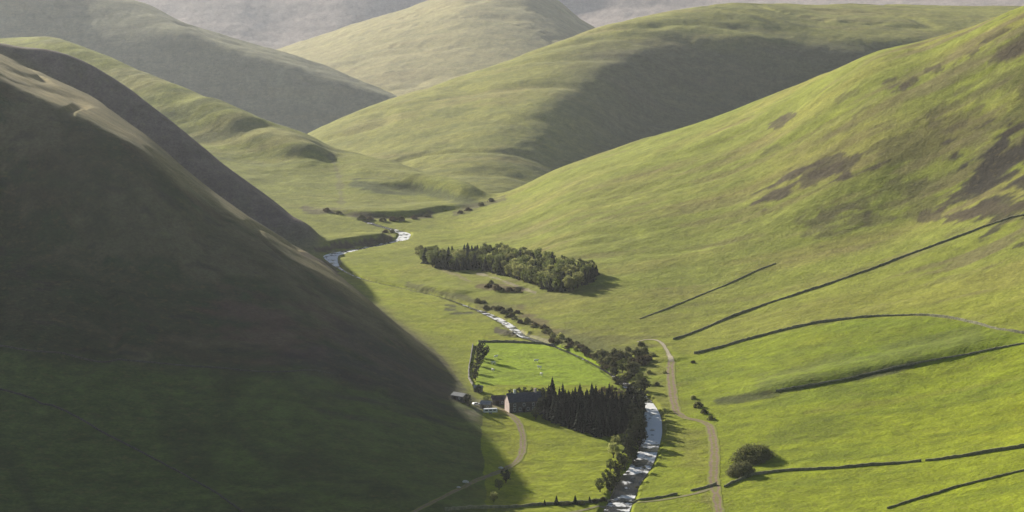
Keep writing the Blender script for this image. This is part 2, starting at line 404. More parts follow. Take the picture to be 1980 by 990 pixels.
def stroke(pix, width, c, k=1.0, soft=.5, only=None, rough=.35):
    """a patch or band of different ground colour, laid on the ground along a line given in the photo's pixels"""
    global A
    P = np.array(pix, float)
    r = width * 1.6
    m = (PXG > P[:, 0].min() - r) & (PXG < P[:, 0].max() + r) & (PYG > P[:, 1].min() - r) & (PYG < P[:, 1].max() + r) & (YY > 700)
    if only is not None: m &= only > .3
    ix = np.nonzero(m)
    x, y = PXG[ix], PYG[ix]
    best = np.full(len(x), 1e9)
    for a, b in zip(P[:-1], P[1:]):
        e = b - a; t = np.clip(((x - a[0]) * e[0] + (y - a[1]) * e[1]) / ((e * e).sum() + 1e-9), 0, 1)
        best = np.minimum(best, np.hypot(x - a[0] - t * e[0], y - a[1] - t * e[1]))
    best = best + width * rough * (st1[ix] + n2[ix] + .9 * gully[ix]) * 1.5
    q = (k * (1 - smooth(width * .5 * (1 - soft), width * .5 * (1 + soft), best)))[:, None]
    A[ix] = A[ix] * (1 - q) + col(c) * q

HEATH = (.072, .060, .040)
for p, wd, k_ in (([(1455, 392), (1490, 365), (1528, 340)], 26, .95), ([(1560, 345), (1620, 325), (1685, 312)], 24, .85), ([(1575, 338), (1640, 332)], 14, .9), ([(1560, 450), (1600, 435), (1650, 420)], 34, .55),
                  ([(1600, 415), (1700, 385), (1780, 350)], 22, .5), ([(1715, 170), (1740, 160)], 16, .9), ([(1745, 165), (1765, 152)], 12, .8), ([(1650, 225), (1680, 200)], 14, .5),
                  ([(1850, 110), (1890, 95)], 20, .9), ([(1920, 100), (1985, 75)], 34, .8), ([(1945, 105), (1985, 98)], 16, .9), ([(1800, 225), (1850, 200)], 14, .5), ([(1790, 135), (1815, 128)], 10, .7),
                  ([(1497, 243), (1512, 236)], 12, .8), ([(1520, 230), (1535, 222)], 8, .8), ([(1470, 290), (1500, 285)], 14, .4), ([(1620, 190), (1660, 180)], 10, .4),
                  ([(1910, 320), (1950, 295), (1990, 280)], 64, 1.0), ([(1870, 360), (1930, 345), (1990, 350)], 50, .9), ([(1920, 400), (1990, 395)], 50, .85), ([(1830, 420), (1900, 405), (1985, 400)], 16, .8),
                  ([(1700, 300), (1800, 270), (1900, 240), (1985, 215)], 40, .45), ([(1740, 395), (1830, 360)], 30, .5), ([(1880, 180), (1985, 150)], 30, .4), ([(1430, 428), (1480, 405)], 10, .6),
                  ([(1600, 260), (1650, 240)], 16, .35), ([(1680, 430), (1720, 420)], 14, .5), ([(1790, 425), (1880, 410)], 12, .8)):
    stroke(p, wd, HEATH if p[0][0] < 1860 or p[0][1] < 200 else (.042, .038, .030), k_, .4, NR, .65)  # darkest strokes at the right edge stand in for shade on the slope
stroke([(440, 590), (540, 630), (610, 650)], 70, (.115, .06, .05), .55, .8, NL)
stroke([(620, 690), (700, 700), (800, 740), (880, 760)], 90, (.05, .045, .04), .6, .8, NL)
stroke([(690, 355), (760, 360), (850, 375), (920, 392)], 16, (.085, .10, .045), .8, .6)
stroke([(590, 405), (650, 412), (720, 418)], 11, (.12, .105, .065), .8, .6)
stroke([(690, 418), (760, 422), (830, 417)], 12, (.085, .075, .05), .8, .6)
stroke([(880, 412), (930, 394), (975, 384)], 9, (.10, .09, .05), .7, .6)
stroke([(612, 484), (650, 477), (700, 470), (752, 463)], 13, (.085, .065, .05), .9, .4)
stroke([(740, 448), (762, 447)], 8, (.08, .085, .04), .8, .4)
stroke([(585, 490), (640, 515), (652, 530)], 10, (.11, .08, .055), .8, .5)
stroke([(640, 300), (655, 340), (660, 390)], 10, (.15, .135, .08), .5, .6)
stroke([(790, 552), (830, 562), (890, 573), (950, 596)], 11, (.10, .10, .045), .75, .6)  # shadow of the bank painted as a dark band
stroke([(862, 590), (880, 592)], 5, (.07, .075, .035), .9, .4)
stroke([(862, 598), (885, 602), (912, 603)], 7, (.07, .075, .035), .9, .4)
stroke([(960, 638), (985, 645), (1010, 650)], 10, (.07, .06, .05), .9, .4)
stroke([(925, 530), (960, 538), (1005, 556), (1035, 566)], 4, (.34, .30, .22), .8, .5)
stroke([(845, 518), (880, 530), (910, 545)], 5, (.26, .22, .13), .6, .5)
stroke([(925, 548), (960, 555), (1005, 560)], 12, (.12, .085, .055), .8, .5)
stroke([(930, 595), (1000, 610), (1060, 640), (1130, 660), (1240, 665)], 34, (.135, .125, .055), .6, .7)
stroke([(1010, 605), (1050, 628), (1080, 645)], 18, (.13, .095, .06), .6, .6)
stroke([(1100, 660), (1160, 690), (1240, 720)], 40, (.12, .13, .045), .6, .7)
stroke([(1000, 640), (1040, 655), (1062, 662)], 7, (.36, .33, .24), .7, .5)      # shingle by the river
stroke([(955, 612), (985, 632), (1005, 645)], 9, (.36, .33, .24), .7, .5)
stroke([(645, 490), (640, 496), (655, 508)], 8, (.33, .30, .22), .6, .5)
stroke([(1275, 800), (1277, 830), (1270, 865), (1256, 900)], 6, (.33, .31, .26), .7, .5)
stroke([(1238, 905), (1222, 940), (1214, 968)], 5, (.30, .28, .23), .6, .5)
stroke([(1270, 700), (1280, 800), (1360, 900)], 60, (.185, .175, .055), .5, .8)
# pasture fields with edges of their own
def field(poly, c, k=.8):
    global A
    P = np.array(poly, float)
    m = (PXG > P[:, 0].min()) & (PXG < P[:, 0].max()) & (PYG > P[:, 1].min()) & (PYG < P[:, 1].max()) & (YY > 700) & (YY < 1700)
    ix = np.nonzero(m); x, y = PXG[ix] + 5 * n2[ix] + 2.5 * gully[ix], PYG[ix] + 2 * n2[ix] + gully[ix]
    ins = np.zeros(len(x), bool)
    for (x0, y0), (x1, y1) in zip(P, np.roll(P, -1, 0)):
        c_ = ((y0 > y) != (y1 > y))
        ins ^= c_ & (x < (x1 - x0) * (y - y0) / (y1 - y0 + 1e-12) + x0)
    q = (k * ins)[:, None]
    A[ix] = A[ix] * (1 - q) + col(c) * q
field([(925, 662), (1066, 665), (1105, 672), (1150, 690), (1182, 712), (1176, 745), (1060, 745), (918, 745), (922, 700)], (.215, .285, .016), .95)
blend((PYG > past) * smooth(1330, 1420, PXG) * (PYG < np.interp(PXG, [1300, 1380, 1500, 1600, 1700, 1850, 1980], [800, 778, 760, 743, 722, 693, 666])) * NR * smooth(1400, 1800, PXG + 200 * n2) * .6, (.115, .155, .022))  # shade of the slope turning away, painted as darker green
blend(FL * smooth(3000, 3500, YY), (.27, .245, .19))  # haze painted into the far valley floor
field([(935, 792), (1000, 800), (1180, 866), (1195, 890), (1165, 960), (980, 975), (940, 990), (935, 900), (928, 830)], (.22, .25, .026), .9)
stroke([(922, 790), (950, 782), (975, 795)], 22, (.22, .20, .15), .7, .6)
stroke([(965, 800), (1000, 850), (985, 960)], 60, (.205, .19, .05), .35, .9)
stroke([(1500, 850), (1560, 830), (1640, 820)], 30, (.12, .15, .03), .5, .8, NR)
stroke([(1360, 950), (1390, 990)], 14, (.17, .14, .08), .4, .8)
stroke([(1480, 745), (1700, 690), (1880, 655)], 34, (.10, .12, .04), .5, .8, NR)
stroke([(1390, 775), (1500, 760), (1640, 732), (1760, 708)], 14, (.055, .06, .03), .8, .6, NR)
stroke([(1365, 700), (1500, 690), (1640, 660)], 10, (.11, .14, .03), .4, .8, NR)
stroke([(1560, 800), (1760, 770), (1980, 730)], 8, (.19, .19, .05), .4, .8, NR)
A *= (1 + .10 * n1 + .13 * n2)[..., None]
A *= (1 + .17 * gully + .10 * fbm(XX, YY, 5, 2, 71))[..., None]
lum = A @ np.array([.3, .6, .1]); A = lum[..., None] + (A - lum[..., None]) * 1.12
alb[..., :3] = np.clip(A, .012, .6)

# ------------------------------------------------------------------ materials
def newmat(name, rough=.95, spec=.15):
    m = bpy.data.materials.new(name); m.use_nodes = True
    nt = m.node_tree
    b = nt.nodes['Principled BSDF']
    b.inputs['Roughness'].default_value = rough
    b.inputs['Specular IOR Level'].default_value = spec
    return m, nt, b

def noise_node(nt, scale, detail=4, coords='Object', rough=.6):
    tc = nt.nodes.new('ShaderNodeTexCoord'); n = nt.nodes.new('ShaderNodeTexNoise')
    n.inputs['Scale'].default_value = scale; n.inputs['Detail'].default_value = detail; n.inputs['Roughness'].default_value = rough
    nt.links.new(tc.outputs[coords], n.inputs['Vector'])
    return n

def math_node(nt, op, a, b=None, clamp=False):
    n = nt.nodes.new('ShaderNodeMath'); n.operation = op; n.use_clamp = clamp
    for i, v in enumerate((a, b)):
        if v is None: continue
        if hasattr(v, 'links'): nt.links.new(v, n.inputs[i])
        else: n.inputs[i].default_value = v
    return n.outputs[0]

def mix_col(nt, fac, a, b, mode='MIX'):
    n = nt.nodes.new('ShaderNodeMix'); n.data_type = 'RGBA'; n.blend_type = mode
    for sock, v in ((n.inputs[0], fac), (n.inputs[6], a), (n.inputs[7], b)):
        if hasattr(v, 'links'): nt.links.new(v, sock)
        else: sock.default_value = v if not isinstance(v, tuple) else (v + (1,))[:4]
    return n.outputs[2]

def ramp_node(nt, fac, lo, hi):
    n = nt.nodes.new('ShaderNodeMapRange'); n.interpolation_type = 'SMOOTHSTEP'
    nt.links.new(fac, n.inputs[0]); n.inputs[1].default_value = lo; n.inputs[2].default_value = hi
    return n.outputs[0]

def bump(nt, b, h, dist, strength=1.0):
    n = nt.nodes.new('ShaderNodeBump'); n.inputs['Strength'].default_value = strength; n.inputs['Distance'].default_value = dist
    nt.links.new(h, n.inputs['Height']); nt.links.new(n.outputs[0], b.inputs['Normal'])

def ground_material():
    m, nt, b = newmat('moor_grass', 1.0, .05)
    at_ = nt.nodes.new('ShaderNodeAttribute'); at_.attribute_name = 'alb'
    f1 = noise_node(nt, .55, 5).outputs[0]          # tussocks of about two metres
    f2 = noise_node(nt, .11, 4).outputs[0]          # clumps of about ten metres
    v = math_node(nt, 'ADD', math_node(nt, 'MULTIPLY', f1, 1.2), math_node(nt, 'MULTIPLY', f2, .9))
    v = math_node(nt, 'ADD', v, -.05)
    c = mix_col(nt, 1.0, at_.outputs['Color'], v, 'MULTIPLY')
    straw = mix_col(nt, math_node(nt, 'MULTIPLY', ramp_node(nt, noise_node(nt, .23, 5).outputs[0], .52, .72), .22), c, (.22, .18, .06))
    nt.links.new(straw, b.inputs['Base Color'])
    h = math_node(nt, 'ADD', f1, math_node(nt, 'MULTIPLY', f2, 2.5))
    bump(nt, b, h, .55, .9)
    return m

def simple(name, c1, c2, scale, rough=.9, spec=.2, bump_d=0.0, detail=4, vary=False):
    m, nt, b = newmat(name, rough, spec)
    n = noise_node(nt, scale, detail).outputs[0]
    c = mix_col(nt, ramp_node(nt, n, .3, .7), c1, c2)
    if vary:
        oi = nt.nodes.new('ShaderNodeObjectInfo')
        c = mix_col(nt, 1.0, c, math_node(nt, 'ADD', math_node(nt, 'MULTIPLY', oi.outputs['Random'], .7), .65), 'MULTIPLY')
    nt.links.new(c, b.inputs['Base Color'])
    if bump_d: bump(nt, b, n, bump_d)
    return m

def foliage(name, c1, c2, trans=.25, scale=.9):
    m, nt, b = newmat(name, .9, .04)
    n = noise_node(nt, scale, 3).outputs[0]
    oi = nt.nodes.new('ShaderNodeObjectInfo')
    c = mix_col(nt, ramp_node(nt, n, .3, .7), c1, c2)
    c = mix_col(nt, 1.0, c, math_node(nt, 'ADD', math_node(nt, 'MULTIPLY', oi.outputs['Random'], .8), .6), 'MULTIPLY')
    nt.links.new(c, b.inputs['Base Color'])
    t = nt.nodes.new('ShaderNodeBsdfTranslucent'); nt.links.new(c, t.inputs['Color'])
    mx = nt.nodes.new('ShaderNodeMixShader'); mx.inputs[0].default_value = trans
    nt.links.new(b.outputs[0], mx.inputs[1]); nt.links.new(t.outputs[0], mx.inputs[2])
    nt.links.new(mx.outputs[0], nt.nodes['Material Output'].inputs['Surface'])
    return m

def track_material(name, c1, c2, grass, middle):
    m, nt, b = newmat(name, 1.0, .1)
    at_ = nt.nodes.new('ShaderNodeAttribute'); at_.attribute_name = 'across'
    n = noise_node(nt, .5, 5).outputs[0]; n3_ = noise_node(nt, .12, 3).outputs[0]
    c = mix_col(nt, ramp_node(nt, n, .3, .7), c1, c2)
    w_ = math_node(nt, 'ADD', at_.outputs['Fac'], math_node(nt, 'MULTIPLY', math_node(nt, 'SUBTRACT', math_node(nt, 'ADD', n, n3_), 1.0), 1.0))
    c = mix_col(nt, ramp_node(nt, w_, .50, .88), c, grass)
    if middle:
        c = mix_col(nt, math_node(nt, 'MULTIPLY', math_node(nt, 'SUBTRACT', 1.0, ramp_node(nt, w_, .08, .42)), middle), c, (grass[0] * .9, grass[1] * .85, grass[2]))
    nt.links.new(c, b.inputs['Base Color'])
    bump(nt, b, n, .12)
    return m

def water_material():
    m, nt, b = newmat('river_water', .12, .5)
    fo = nt.nodes.new('ShaderNodeAttribute'); fo.attribute_name = 'foam_glint'
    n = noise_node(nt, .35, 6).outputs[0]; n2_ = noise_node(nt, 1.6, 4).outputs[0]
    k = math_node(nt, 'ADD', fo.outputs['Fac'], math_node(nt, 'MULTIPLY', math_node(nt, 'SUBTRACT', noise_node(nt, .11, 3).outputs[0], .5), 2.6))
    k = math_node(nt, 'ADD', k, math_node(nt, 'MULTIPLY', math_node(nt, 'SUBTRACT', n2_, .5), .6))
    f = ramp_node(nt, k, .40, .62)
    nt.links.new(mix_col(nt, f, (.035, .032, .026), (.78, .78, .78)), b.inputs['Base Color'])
    nt.links.new(math_node(nt, 'ADD', math_node(nt, 'MULTIPLY', f, .6), .1), b.inputs['Roughness'])
    b.inputs['IOR'].default_value = 1.33
    bump(nt, b, math_node(nt, 'ADD', n2_, n), .5)
    return m

M = {}
M['grass'] = ground_material()
M['water'] = water_material()
M['track'] = track_material('track_gravel', (.175, .122, .085), (.25, .18, .13), (.20, .215, .035), .85)
M['pale_track'] = track_material('pale_track_gravel', (.30, .26, .18), (.40, .35, .26), (.17, .17, .04), .0)
M['verge'] = track_material('worn_verge', (.22, .19, .11), (.17, .16, .07), (.15, .17, .025), .0)
M['stone'] = simple('field_stone', (.13, .12, .10), (.26, .245, .22), 1.3, .95, .15, .12, 6)
M['field_wall'] = simple('lichen_stone', (.14, .14, .085), (.28, .27, .18), .8, .95, .15, .12, 6)
M['dark_stone'] = simple('mossy_stone', (.055, .055, .04), (.12, .115, .085), 1.1, .95, .1, .12, 6)
M['bark'] = simple('bark', (.07, .055, .04), (.12, .10, .08), 2.0, .95, .1, .03)
M['spruce'] = foliage('spruce_needles', (.009, .015, .009), (.017, .024, .013), .06)
M['spruce_far'] = foliage('plantation_needles', (.030, .042, .022), (.055, .068, .032), .12)
M['leaf'] = foliage('broadleaf', (.12, .15, .045), (.18, .20, .065), .45)
M['leaf_pale'] = foliage('pale_leaf', (.24, .26, .09), (.33, .33, .12), .5)
M['leaf_dark'] = foliage('dark_leaf', (.035, .045, .022), (.06, .065, .03), .15)
M['leaf_brown'] = foliage('brown_leaf', (.115, .095, .055), (.16, .13, .07), .3)
M['dome_leaf'] = foliage('hawthorn_leaf', (.10, .12, .04), (.15, .145, .055), .45)
M['gorse'] = foliage('gorse', (.105, .115, .05), (.17, .165, .075), .35)
M['slate'] = simple('roof_slate', (.045, .047, .06), (.085, .085, .10), .9, .6, .3, .03)
M['tile'] = simple('barn_roof', (.075, .055, .06), (.12, .09, .085), .8, .85, .2, .03)
M['render_white'] = simple('painted_wall', (.50, .40, .37), (.62, .51, .47), .5, .9, .2)
M['house_stone'] = simple('house_stone', (.10, .09, .085), (.17, .155, .14), .9, .95, .15, .04)
M['white'] = simple('white_paint', (.72, .72, .72), (.80, .80, .80), .5, .5, .4)
M['tin'] = simple('grey_sheet_roof', (.22, .22, .22), (.33, .33, .33), .7, .6, .3)
M['glass'] = simple('window_glass', (.02, .022, .028), (.03, .034, .04), .3, .1, .6)
M['wood'] = simple('dark_wood', (.05, .04, .03), (.09, .07, .05), 1.2, .8, .2)
M['black'] = simple('tyre', (.02, .02, .02), (.03, .03, .03), 2, .9, .2)
M['wool'] = simple('sheep_wool', (.80, .78, .72), (.88, .86, .80), 6, 1, .05, .02)
M['sheepface'] = simple('sheep_face', (.30, .27, .23), (.36, .33, .28), 4, .95, .1)

# ------------------------------------------------------------------ object helpers
def tag(o, label=None, cat=None, group=None, kind=None):
    for k_, v_ in (('label', label), ('category', cat), ('group', group), ('kind', kind)):
        if v_: o[k_] = v_
    return o

def mesh_obj(name, verts, faces, mat, parent=None, smooth_=False):
    me = bpy.data.meshes.new(name); me.from_pydata([tuple(v) for v in verts], [], [tuple(f) for f in faces])
    me.materials.append(mat)
    if smooth_: me.polygons.foreach_set('use_smooth', np.ones(len(me.polygons), bool))
    me.update()
    o = bpy.data.objects.new(name, me); COL.objects.link(o)
    if parent is not None: o.parent = parent
    return o

def empty(name, loc=(0, 0, 0), rz=0.0):
    o = bpy.data.objects.new(name, None); COL.objects.link(o)
    o.location = loc; o.rotation_euler = (0, 0, rz); o.empty_display_size = .5
    return o

def copy_tree(o, parent=None):
    c = o.copy(); COL.objects.link(c)
    if parent is not None: c.parent = parent
    for ch in list(o.children): copy_tree(ch, c)
    return c

class MB:
    def __init__(self): self.v, self.f = [], []
    def add(self, v, f):
        n = len(self.v); self.v += [tuple(a) for a in v]; self.f += [tuple(i + n for i in q) for q in f]; return self
    def box(self, x0, y0, z0, x1, y1, z1):
        v = [(x, y, z) for z in (z0, z1) for x, y in ((x0, y0), (x1, y0), (x1, y1), (x0, y1))]
        return self.add(v, [(3, 2, 1, 0), (4, 5, 6, 7), (0, 1, 5, 4), (1, 2, 6, 5), (2, 3, 7, 6), (3, 0, 4, 7)])
    def tube(self, pts, radii, n=7):
        pts = [Vector(p) for p in pts]; rings = []
        for i, p in enumerate(pts):
            d = (pts[min(i + 1, len(pts) - 1)] - pts[max(i - 1, 0)]).normalized()
            a = d.orthogonal().normalized(); b = d.cross(a)
            rings.append([p + (a * math.cos(t) + b * math.sin(t)) * radii[i] for t in [2 * math.pi * k / n for k in range(n)]])
        v = [q for r in rings for q in r]; f = []
        for i in range(len(pts) - 1):
            for k in range(n): f.append((i * n + k, i * n + (k + 1) % n, (i + 1) * n + (k + 1) % n, (i + 1) * n + k))
        f += [tuple(range(n))[::-1], tuple((len(pts) - 1) * n + k for k in range(n))]
        return self.add(v, f)
    def build(self, name, mat, parent=None, smooth_=False): return mesh_obj(name, self.v, self.f, mat, parent, smooth_)

# ------------------------------------------------------------------ the ground sheet
def build_ground():
    V = np.stack([XX, YY, ZZ], -1)
    du = np.gradient(V, axis=0); dv = np.gradient(V, axis=1)
    NRM = np.cross(du, dv); NRM /= np.linalg.norm(NRM, axis=-1, keepdims=True)
    V = V.reshape(-1, 3); NRM = NRM.reshape(-1, 3); colr = alb.reshape(-1, 4)
    ii, jj = np.meshgrid(np.arange(NS - 1), np.arange(NY - 1), indexing='ij')
    a = (ii * NY + jj).ravel()
    Fq = np.stack([a, a + NY, a + NY + 1, a + 1], -1)
    fl = LAB[:-1, :-1].ravel()
    groups = [('ground', [0, 9]), ('hill', [1]), ('hill', [2]), ('hill', [3]), ('hill', [4]), ('hill', [5]), ('hill', [6]), ('hill', [7]), ('hill', [8])]
    labels = ['grassy valley floor with the river and pale green fields', 'steep hillside in deep shade filling the left of the valley', 'dark purple brown spur behind the shaded left hillside',
              'straw coloured terraced spur running down to the upper river', 'grey shaded hill beyond the terraced spur', 'broad far hill with one large dark shaded hollow',
              'pale sunlit rounded hill in the distance', 'big sunlit green hillside crossed by stone walls', 'hazy purple hills on the horizon']
    for (nm, ids), lb in zip(groups, labels):
        sel = np.isin(fl, ids)
        f = Fq[sel]
        if not len(f): continue
        u, inv = np.unique(f, return_inverse=True); inv = inv.reshape(f.shape)
        me = bpy.data.meshes.new(nm)
        me.vertices.add(len(u)); me.vertices.foreach_set('co', V[u].astype(np.float32).ravel())
        me.loops.add(inv.size); me.loops.foreach_set('vertex_index', inv.astype(np.int32).ravel())
        me.polygons.add(len(inv)); me.polygons.foreach_set('loop_start', (np.arange(len(inv)) * 4).astype(np.int32))
        me.polygons.foreach_set('use_smooth', np.ones(len(inv), bool))
        me.update(calc_edges=True)
        at_ = me.attributes.new('alb', 'FLOAT_COLOR', 'POINT')
        at_.data.foreach_set('color', colr[u].astype(np.float32).ravel())
        me.normals_split_custom_set_from_vertices(NRM[u])
        me.materials.append(M['grass'])
        o = bpy.data.objects.new(nm, me); COL.objects.link(o); o['kind'] = 'structure'; o['label'] = lb
build_ground()

def ribbon(name, pts, mat, lift, nc=5, flat=None, label=None, foam_glint=None, edge=0.0):
    """a strip of ground cover or water along a world polyline (x, y, width)"""
    P = pts[:, :2]; T = np.gradient(P, axis=0); T /= np.linalg.norm(T, axis=1, keepdims=True)
    Nn = np.stack([-T[:, 1], T[:, 0]], -1)
    v, f, fo = [], [], []
    rr = np.random.default_rng(len(pts))
    jl, jr = [gauss1(rr.normal(0, 1, len(pts)), 1.5) * edge for _ in range(2)]
    for k in range(nc):
        t = k / (nc - 1) - .5
        off = t * pts[:, 2] + (jl if k == 0 else jr if k == nc - 1 else 0)
        q = P + Nn * off[:, None]
        z = (gz(q[:, 0], q[:, 1]) if flat is None else flat) + lift
        v.append(np.stack([q[:, 0], q[:, 1], z], -1))
    n = len(P); V = np.concatenate(v)
    for k in range(nc - 1):
        for i in range(n - 1): f.append((k * n + i, (k + 1) * n + i, (k + 1) * n + i + 1, k * n + i + 1)[::-1])
    o = mesh_obj(name, V, f, mat, None, True)
    uu = o.data.attributes.new('across', 'FLOAT', 'POINT'); uu.data.foreach_set('value', np.repeat(np.abs(np.linspace(-1, 1, nc)), n).astype(np.float32))
    if foam_glint is not None:
        a_ = o.data.attributes.new('foam_glint', 'FLOAT', 'POINT')
        a_.data.foreach_set('value', np.tile(foam_glint, nc).astype(np.float32))
    o['kind'] = 'structure'
    if label: o['label'] = label
    return o

_, rpy = st_px(RIVER[:, 0], RIVER[:, 1], RZ)
foam_glint = np.interp(rpy, [440, 455, 465, 485, 500, 540, 590, 610, 640, 665, 770, 785, 850, 868, 880, 892, 905, 925, 945, 965, 990], [.2, .75, .4, .4, .8, .05, .15, .45, .5, .1, .3, .95, .88, .25, .8, .3, .52, .22, .28, .5, .3])  # white water, with bright sky reflection painted in as the same white
rv = RIVER.copy(); rv[:, 2] += np.where(rv[:, 2] > 2.2, 1.8, .6)
ribbon('river', rv, M['water'], 0.0, 7, RZ, 'shallow rocky river winding down the valley with white rapids', foam_glint)
def track(pix, mat, label, edge=.35):
    return ribbon('track', world_line(pix, 1.2), mat, .14, 7, None, label, None, edge)
track([(1232, 662, 2.2), (1250, 657, 2.4), (1268, 658, 2.6), (1283, 668, 2.8), (1295, 689, 3.2), (1298, 700, 4.5)], M['pale_track'], 'narrow pale end of the track curving round the top of the riverside')
track([(1298, 700, 4.8), (1296, 715, 5.2), (1297, 735, 5.6), (1301, 765, 5.6), (1307, 793, 5.2), (1325, 808, 4), (1355, 815, 4), (1373, 826, 5.2), (1379, 850, 5.4), (1381, 890, 5.6), (1380, 930, 5.6), (1386, 965, 5), (1392, 1000, 5)], M['track'], 'brown earth track beside the river and below the walled fields')
track([(1378, 945, 3.2), (1335, 957, 3.0), (1260, 970, 2.6), (1190, 981, 2.6), (1120, 989, 2.6), (1040, 998, 2.6)], M['verge'], 'pale worn strip of ground along the foot of the bottom wall')
track([(938, 772, 5), (960, 786, 4.6), (988, 803, 4.2), (1006, 826, 4.0), (1011, 850, 4.0), (1010, 872, 4.0), (1000, 892, 3.6), (975, 908, 3.2), (940, 922, 3.0), (905, 938, 2.8), (860, 961, 2.6), (815, 983, 2.6), (780, 1003, 2.6)], M['track'], 'farm track bending from the farmhouse down into the shaded hillside')

# ------------------------------------------------------------------ dry stone walls
def stone_wall(pix, label, h=1.4, th=.75, mat='field_wall', group='dry stone walls on the hillsides', name='stone_wall'):
    P = world_line(pix, 1.6)[:, :2]
    T = np.gradient(P, axis=0); T /= np.linalg.norm(T, axis=1, keepdims=True); Nn = np.stack([-T[:, 1], T[:, 0]], -1)
    n = len(P); rr = np.random.default_rng(n)
    h = h * .66; th = th * .75
    P = P + Nn * gauss1(rr.normal(0, .5, n), 1.0)[:, None] * .5
    hh = h * (1 + .12 * rr.normal(0, 1, n).clip(-2, 2)) * (.85 + .3 * (gauss1(rr.normal(0, 1, n), 6) * 2 + .5).clip(0, 1))
    v = []
    for off, up in ((-th / 2, -1), (-th * .32, 1), (th * .32, 1), (th / 2, -1)):
        q = P + Nn * off; g = gz(q[:, 0], q[:, 1])
        v.append(np.stack([q[:, 0], q[:, 1], g + (hh if up > 0 else -.4)], -1))
    V = np.concatenate(v); f = []
    for k in range(3):
        for i in range(n - 1): f.append((k * n + i, (k + 1) * n + i, (k + 1) * n + i + 1, k * n + i + 1)[::-1])
    f += [(0, n, 2 * n, 3 * n), (4 * n - 1, 3 * n - 1, 2 * n - 1, n - 1)]
    o = mesh_obj(name, V, f, M[mat])
    return tag(o, label, 'stone wall', group)

stone_wall([(1236, 617), (1290, 597), (1340, 577), (1400, 553), (1450, 530), (1500, 510)], 'short faint stone wall highest on the sunny hillside, ending in open moor', .85, .7)
stone_wall([(1302, 657), (1350, 640), (1440, 604), (1520, 577), (1600, 551), (1680, 523), (1750, 496), (1830, 467), (1900, 440), (1990, 415)], 'long straight stone wall climbing diagonally across the sunny hillside to the moor edge', 1.7, .9)
stone_wall([(1342, 685), (1390, 673), (1450, 656), (1500, 643), (1560, 629), (1620, 620), (1680, 614), (1740, 611), (1800, 612), (1850, 619), (1900, 630), (1940, 639), (1990, 648)], 'curved stone wall arching over the top of the green pasture', 1.8, .9)
stone_wall([(1500, 757), (1600, 740), (1700, 719), (1780, 703), (1850, 690), (1920, 676), (1990, 663)], 'stone wall on the dark bank below the arched pasture', 1.1, .8)
stone_wall([(1400, 943), (1428, 930), (1460, 919), (1510, 912), (1560, 909), (1620, 906), (1680, 901), (1740, 897), (1781, 893.5)], 'stone wall from the track up to a gateway gap, below the round tree', 1.9, 1.0)
stone_wall([(1789, 892.8), (1850, 885), (1900, 877), (1950, 869), (1995, 862)], 'stone wall beyond the gateway gap, in line with the wall below the round tree', 1.9, 1.0)
stone_wall([(1715, 984), (1760, 970), (1800, 958), (1850, 943), (1900, 930), (1950, 918), (1995, 907)], 'low thin stone wall across the bottom right corner field', 1.2, .7)
stone_wall([(1205, 972), (1240, 967), (1280, 962), (1310, 957)], 'short stone wall running right from the river near the bottom', 1.7, 1.0)
stone_wall([(1335, 950), (1360, 945), (1385, 938)], 'stub of stone wall where the brown track meets the bottom wall', 1.7, 1.0)
stone_wall([(860, 988), (920, 984), (990, 982), (1060, 977), (1120, 974), (1180, 971)], 'stone wall under the row of small trees at the bottom, left of the river', 1.9, 1.0)
stone_wall([(925, 662), (960, 662), (1000, 663), (1040, 665), (1072, 668)], 'tall dark wall along the far side of the bright sheep field', 2.3, 1.1)
stone_wall([(914, 668), (911, 690), (907, 710), (907, 730), (914, 746)], 'pale lichen grey wall down the left side of the sheep field', 1.6, 1.2, 'stone')
stone_wall([(-10, 672), (60, 679), (130, 688), (260, 700), (400, 711), (520, 721), (640, 724)], 'faint wall between moor and pasture on the shaded left hillside', 1.1, .9, 'dark_stone')
stone_wall([(-10, 752), (90, 784), (200, 838), (330, 905), (420, 955), (470, 992)], 'faint wall slanting down the lower corner of the shaded left hillside', 1.1, .9, 'dark_stone')

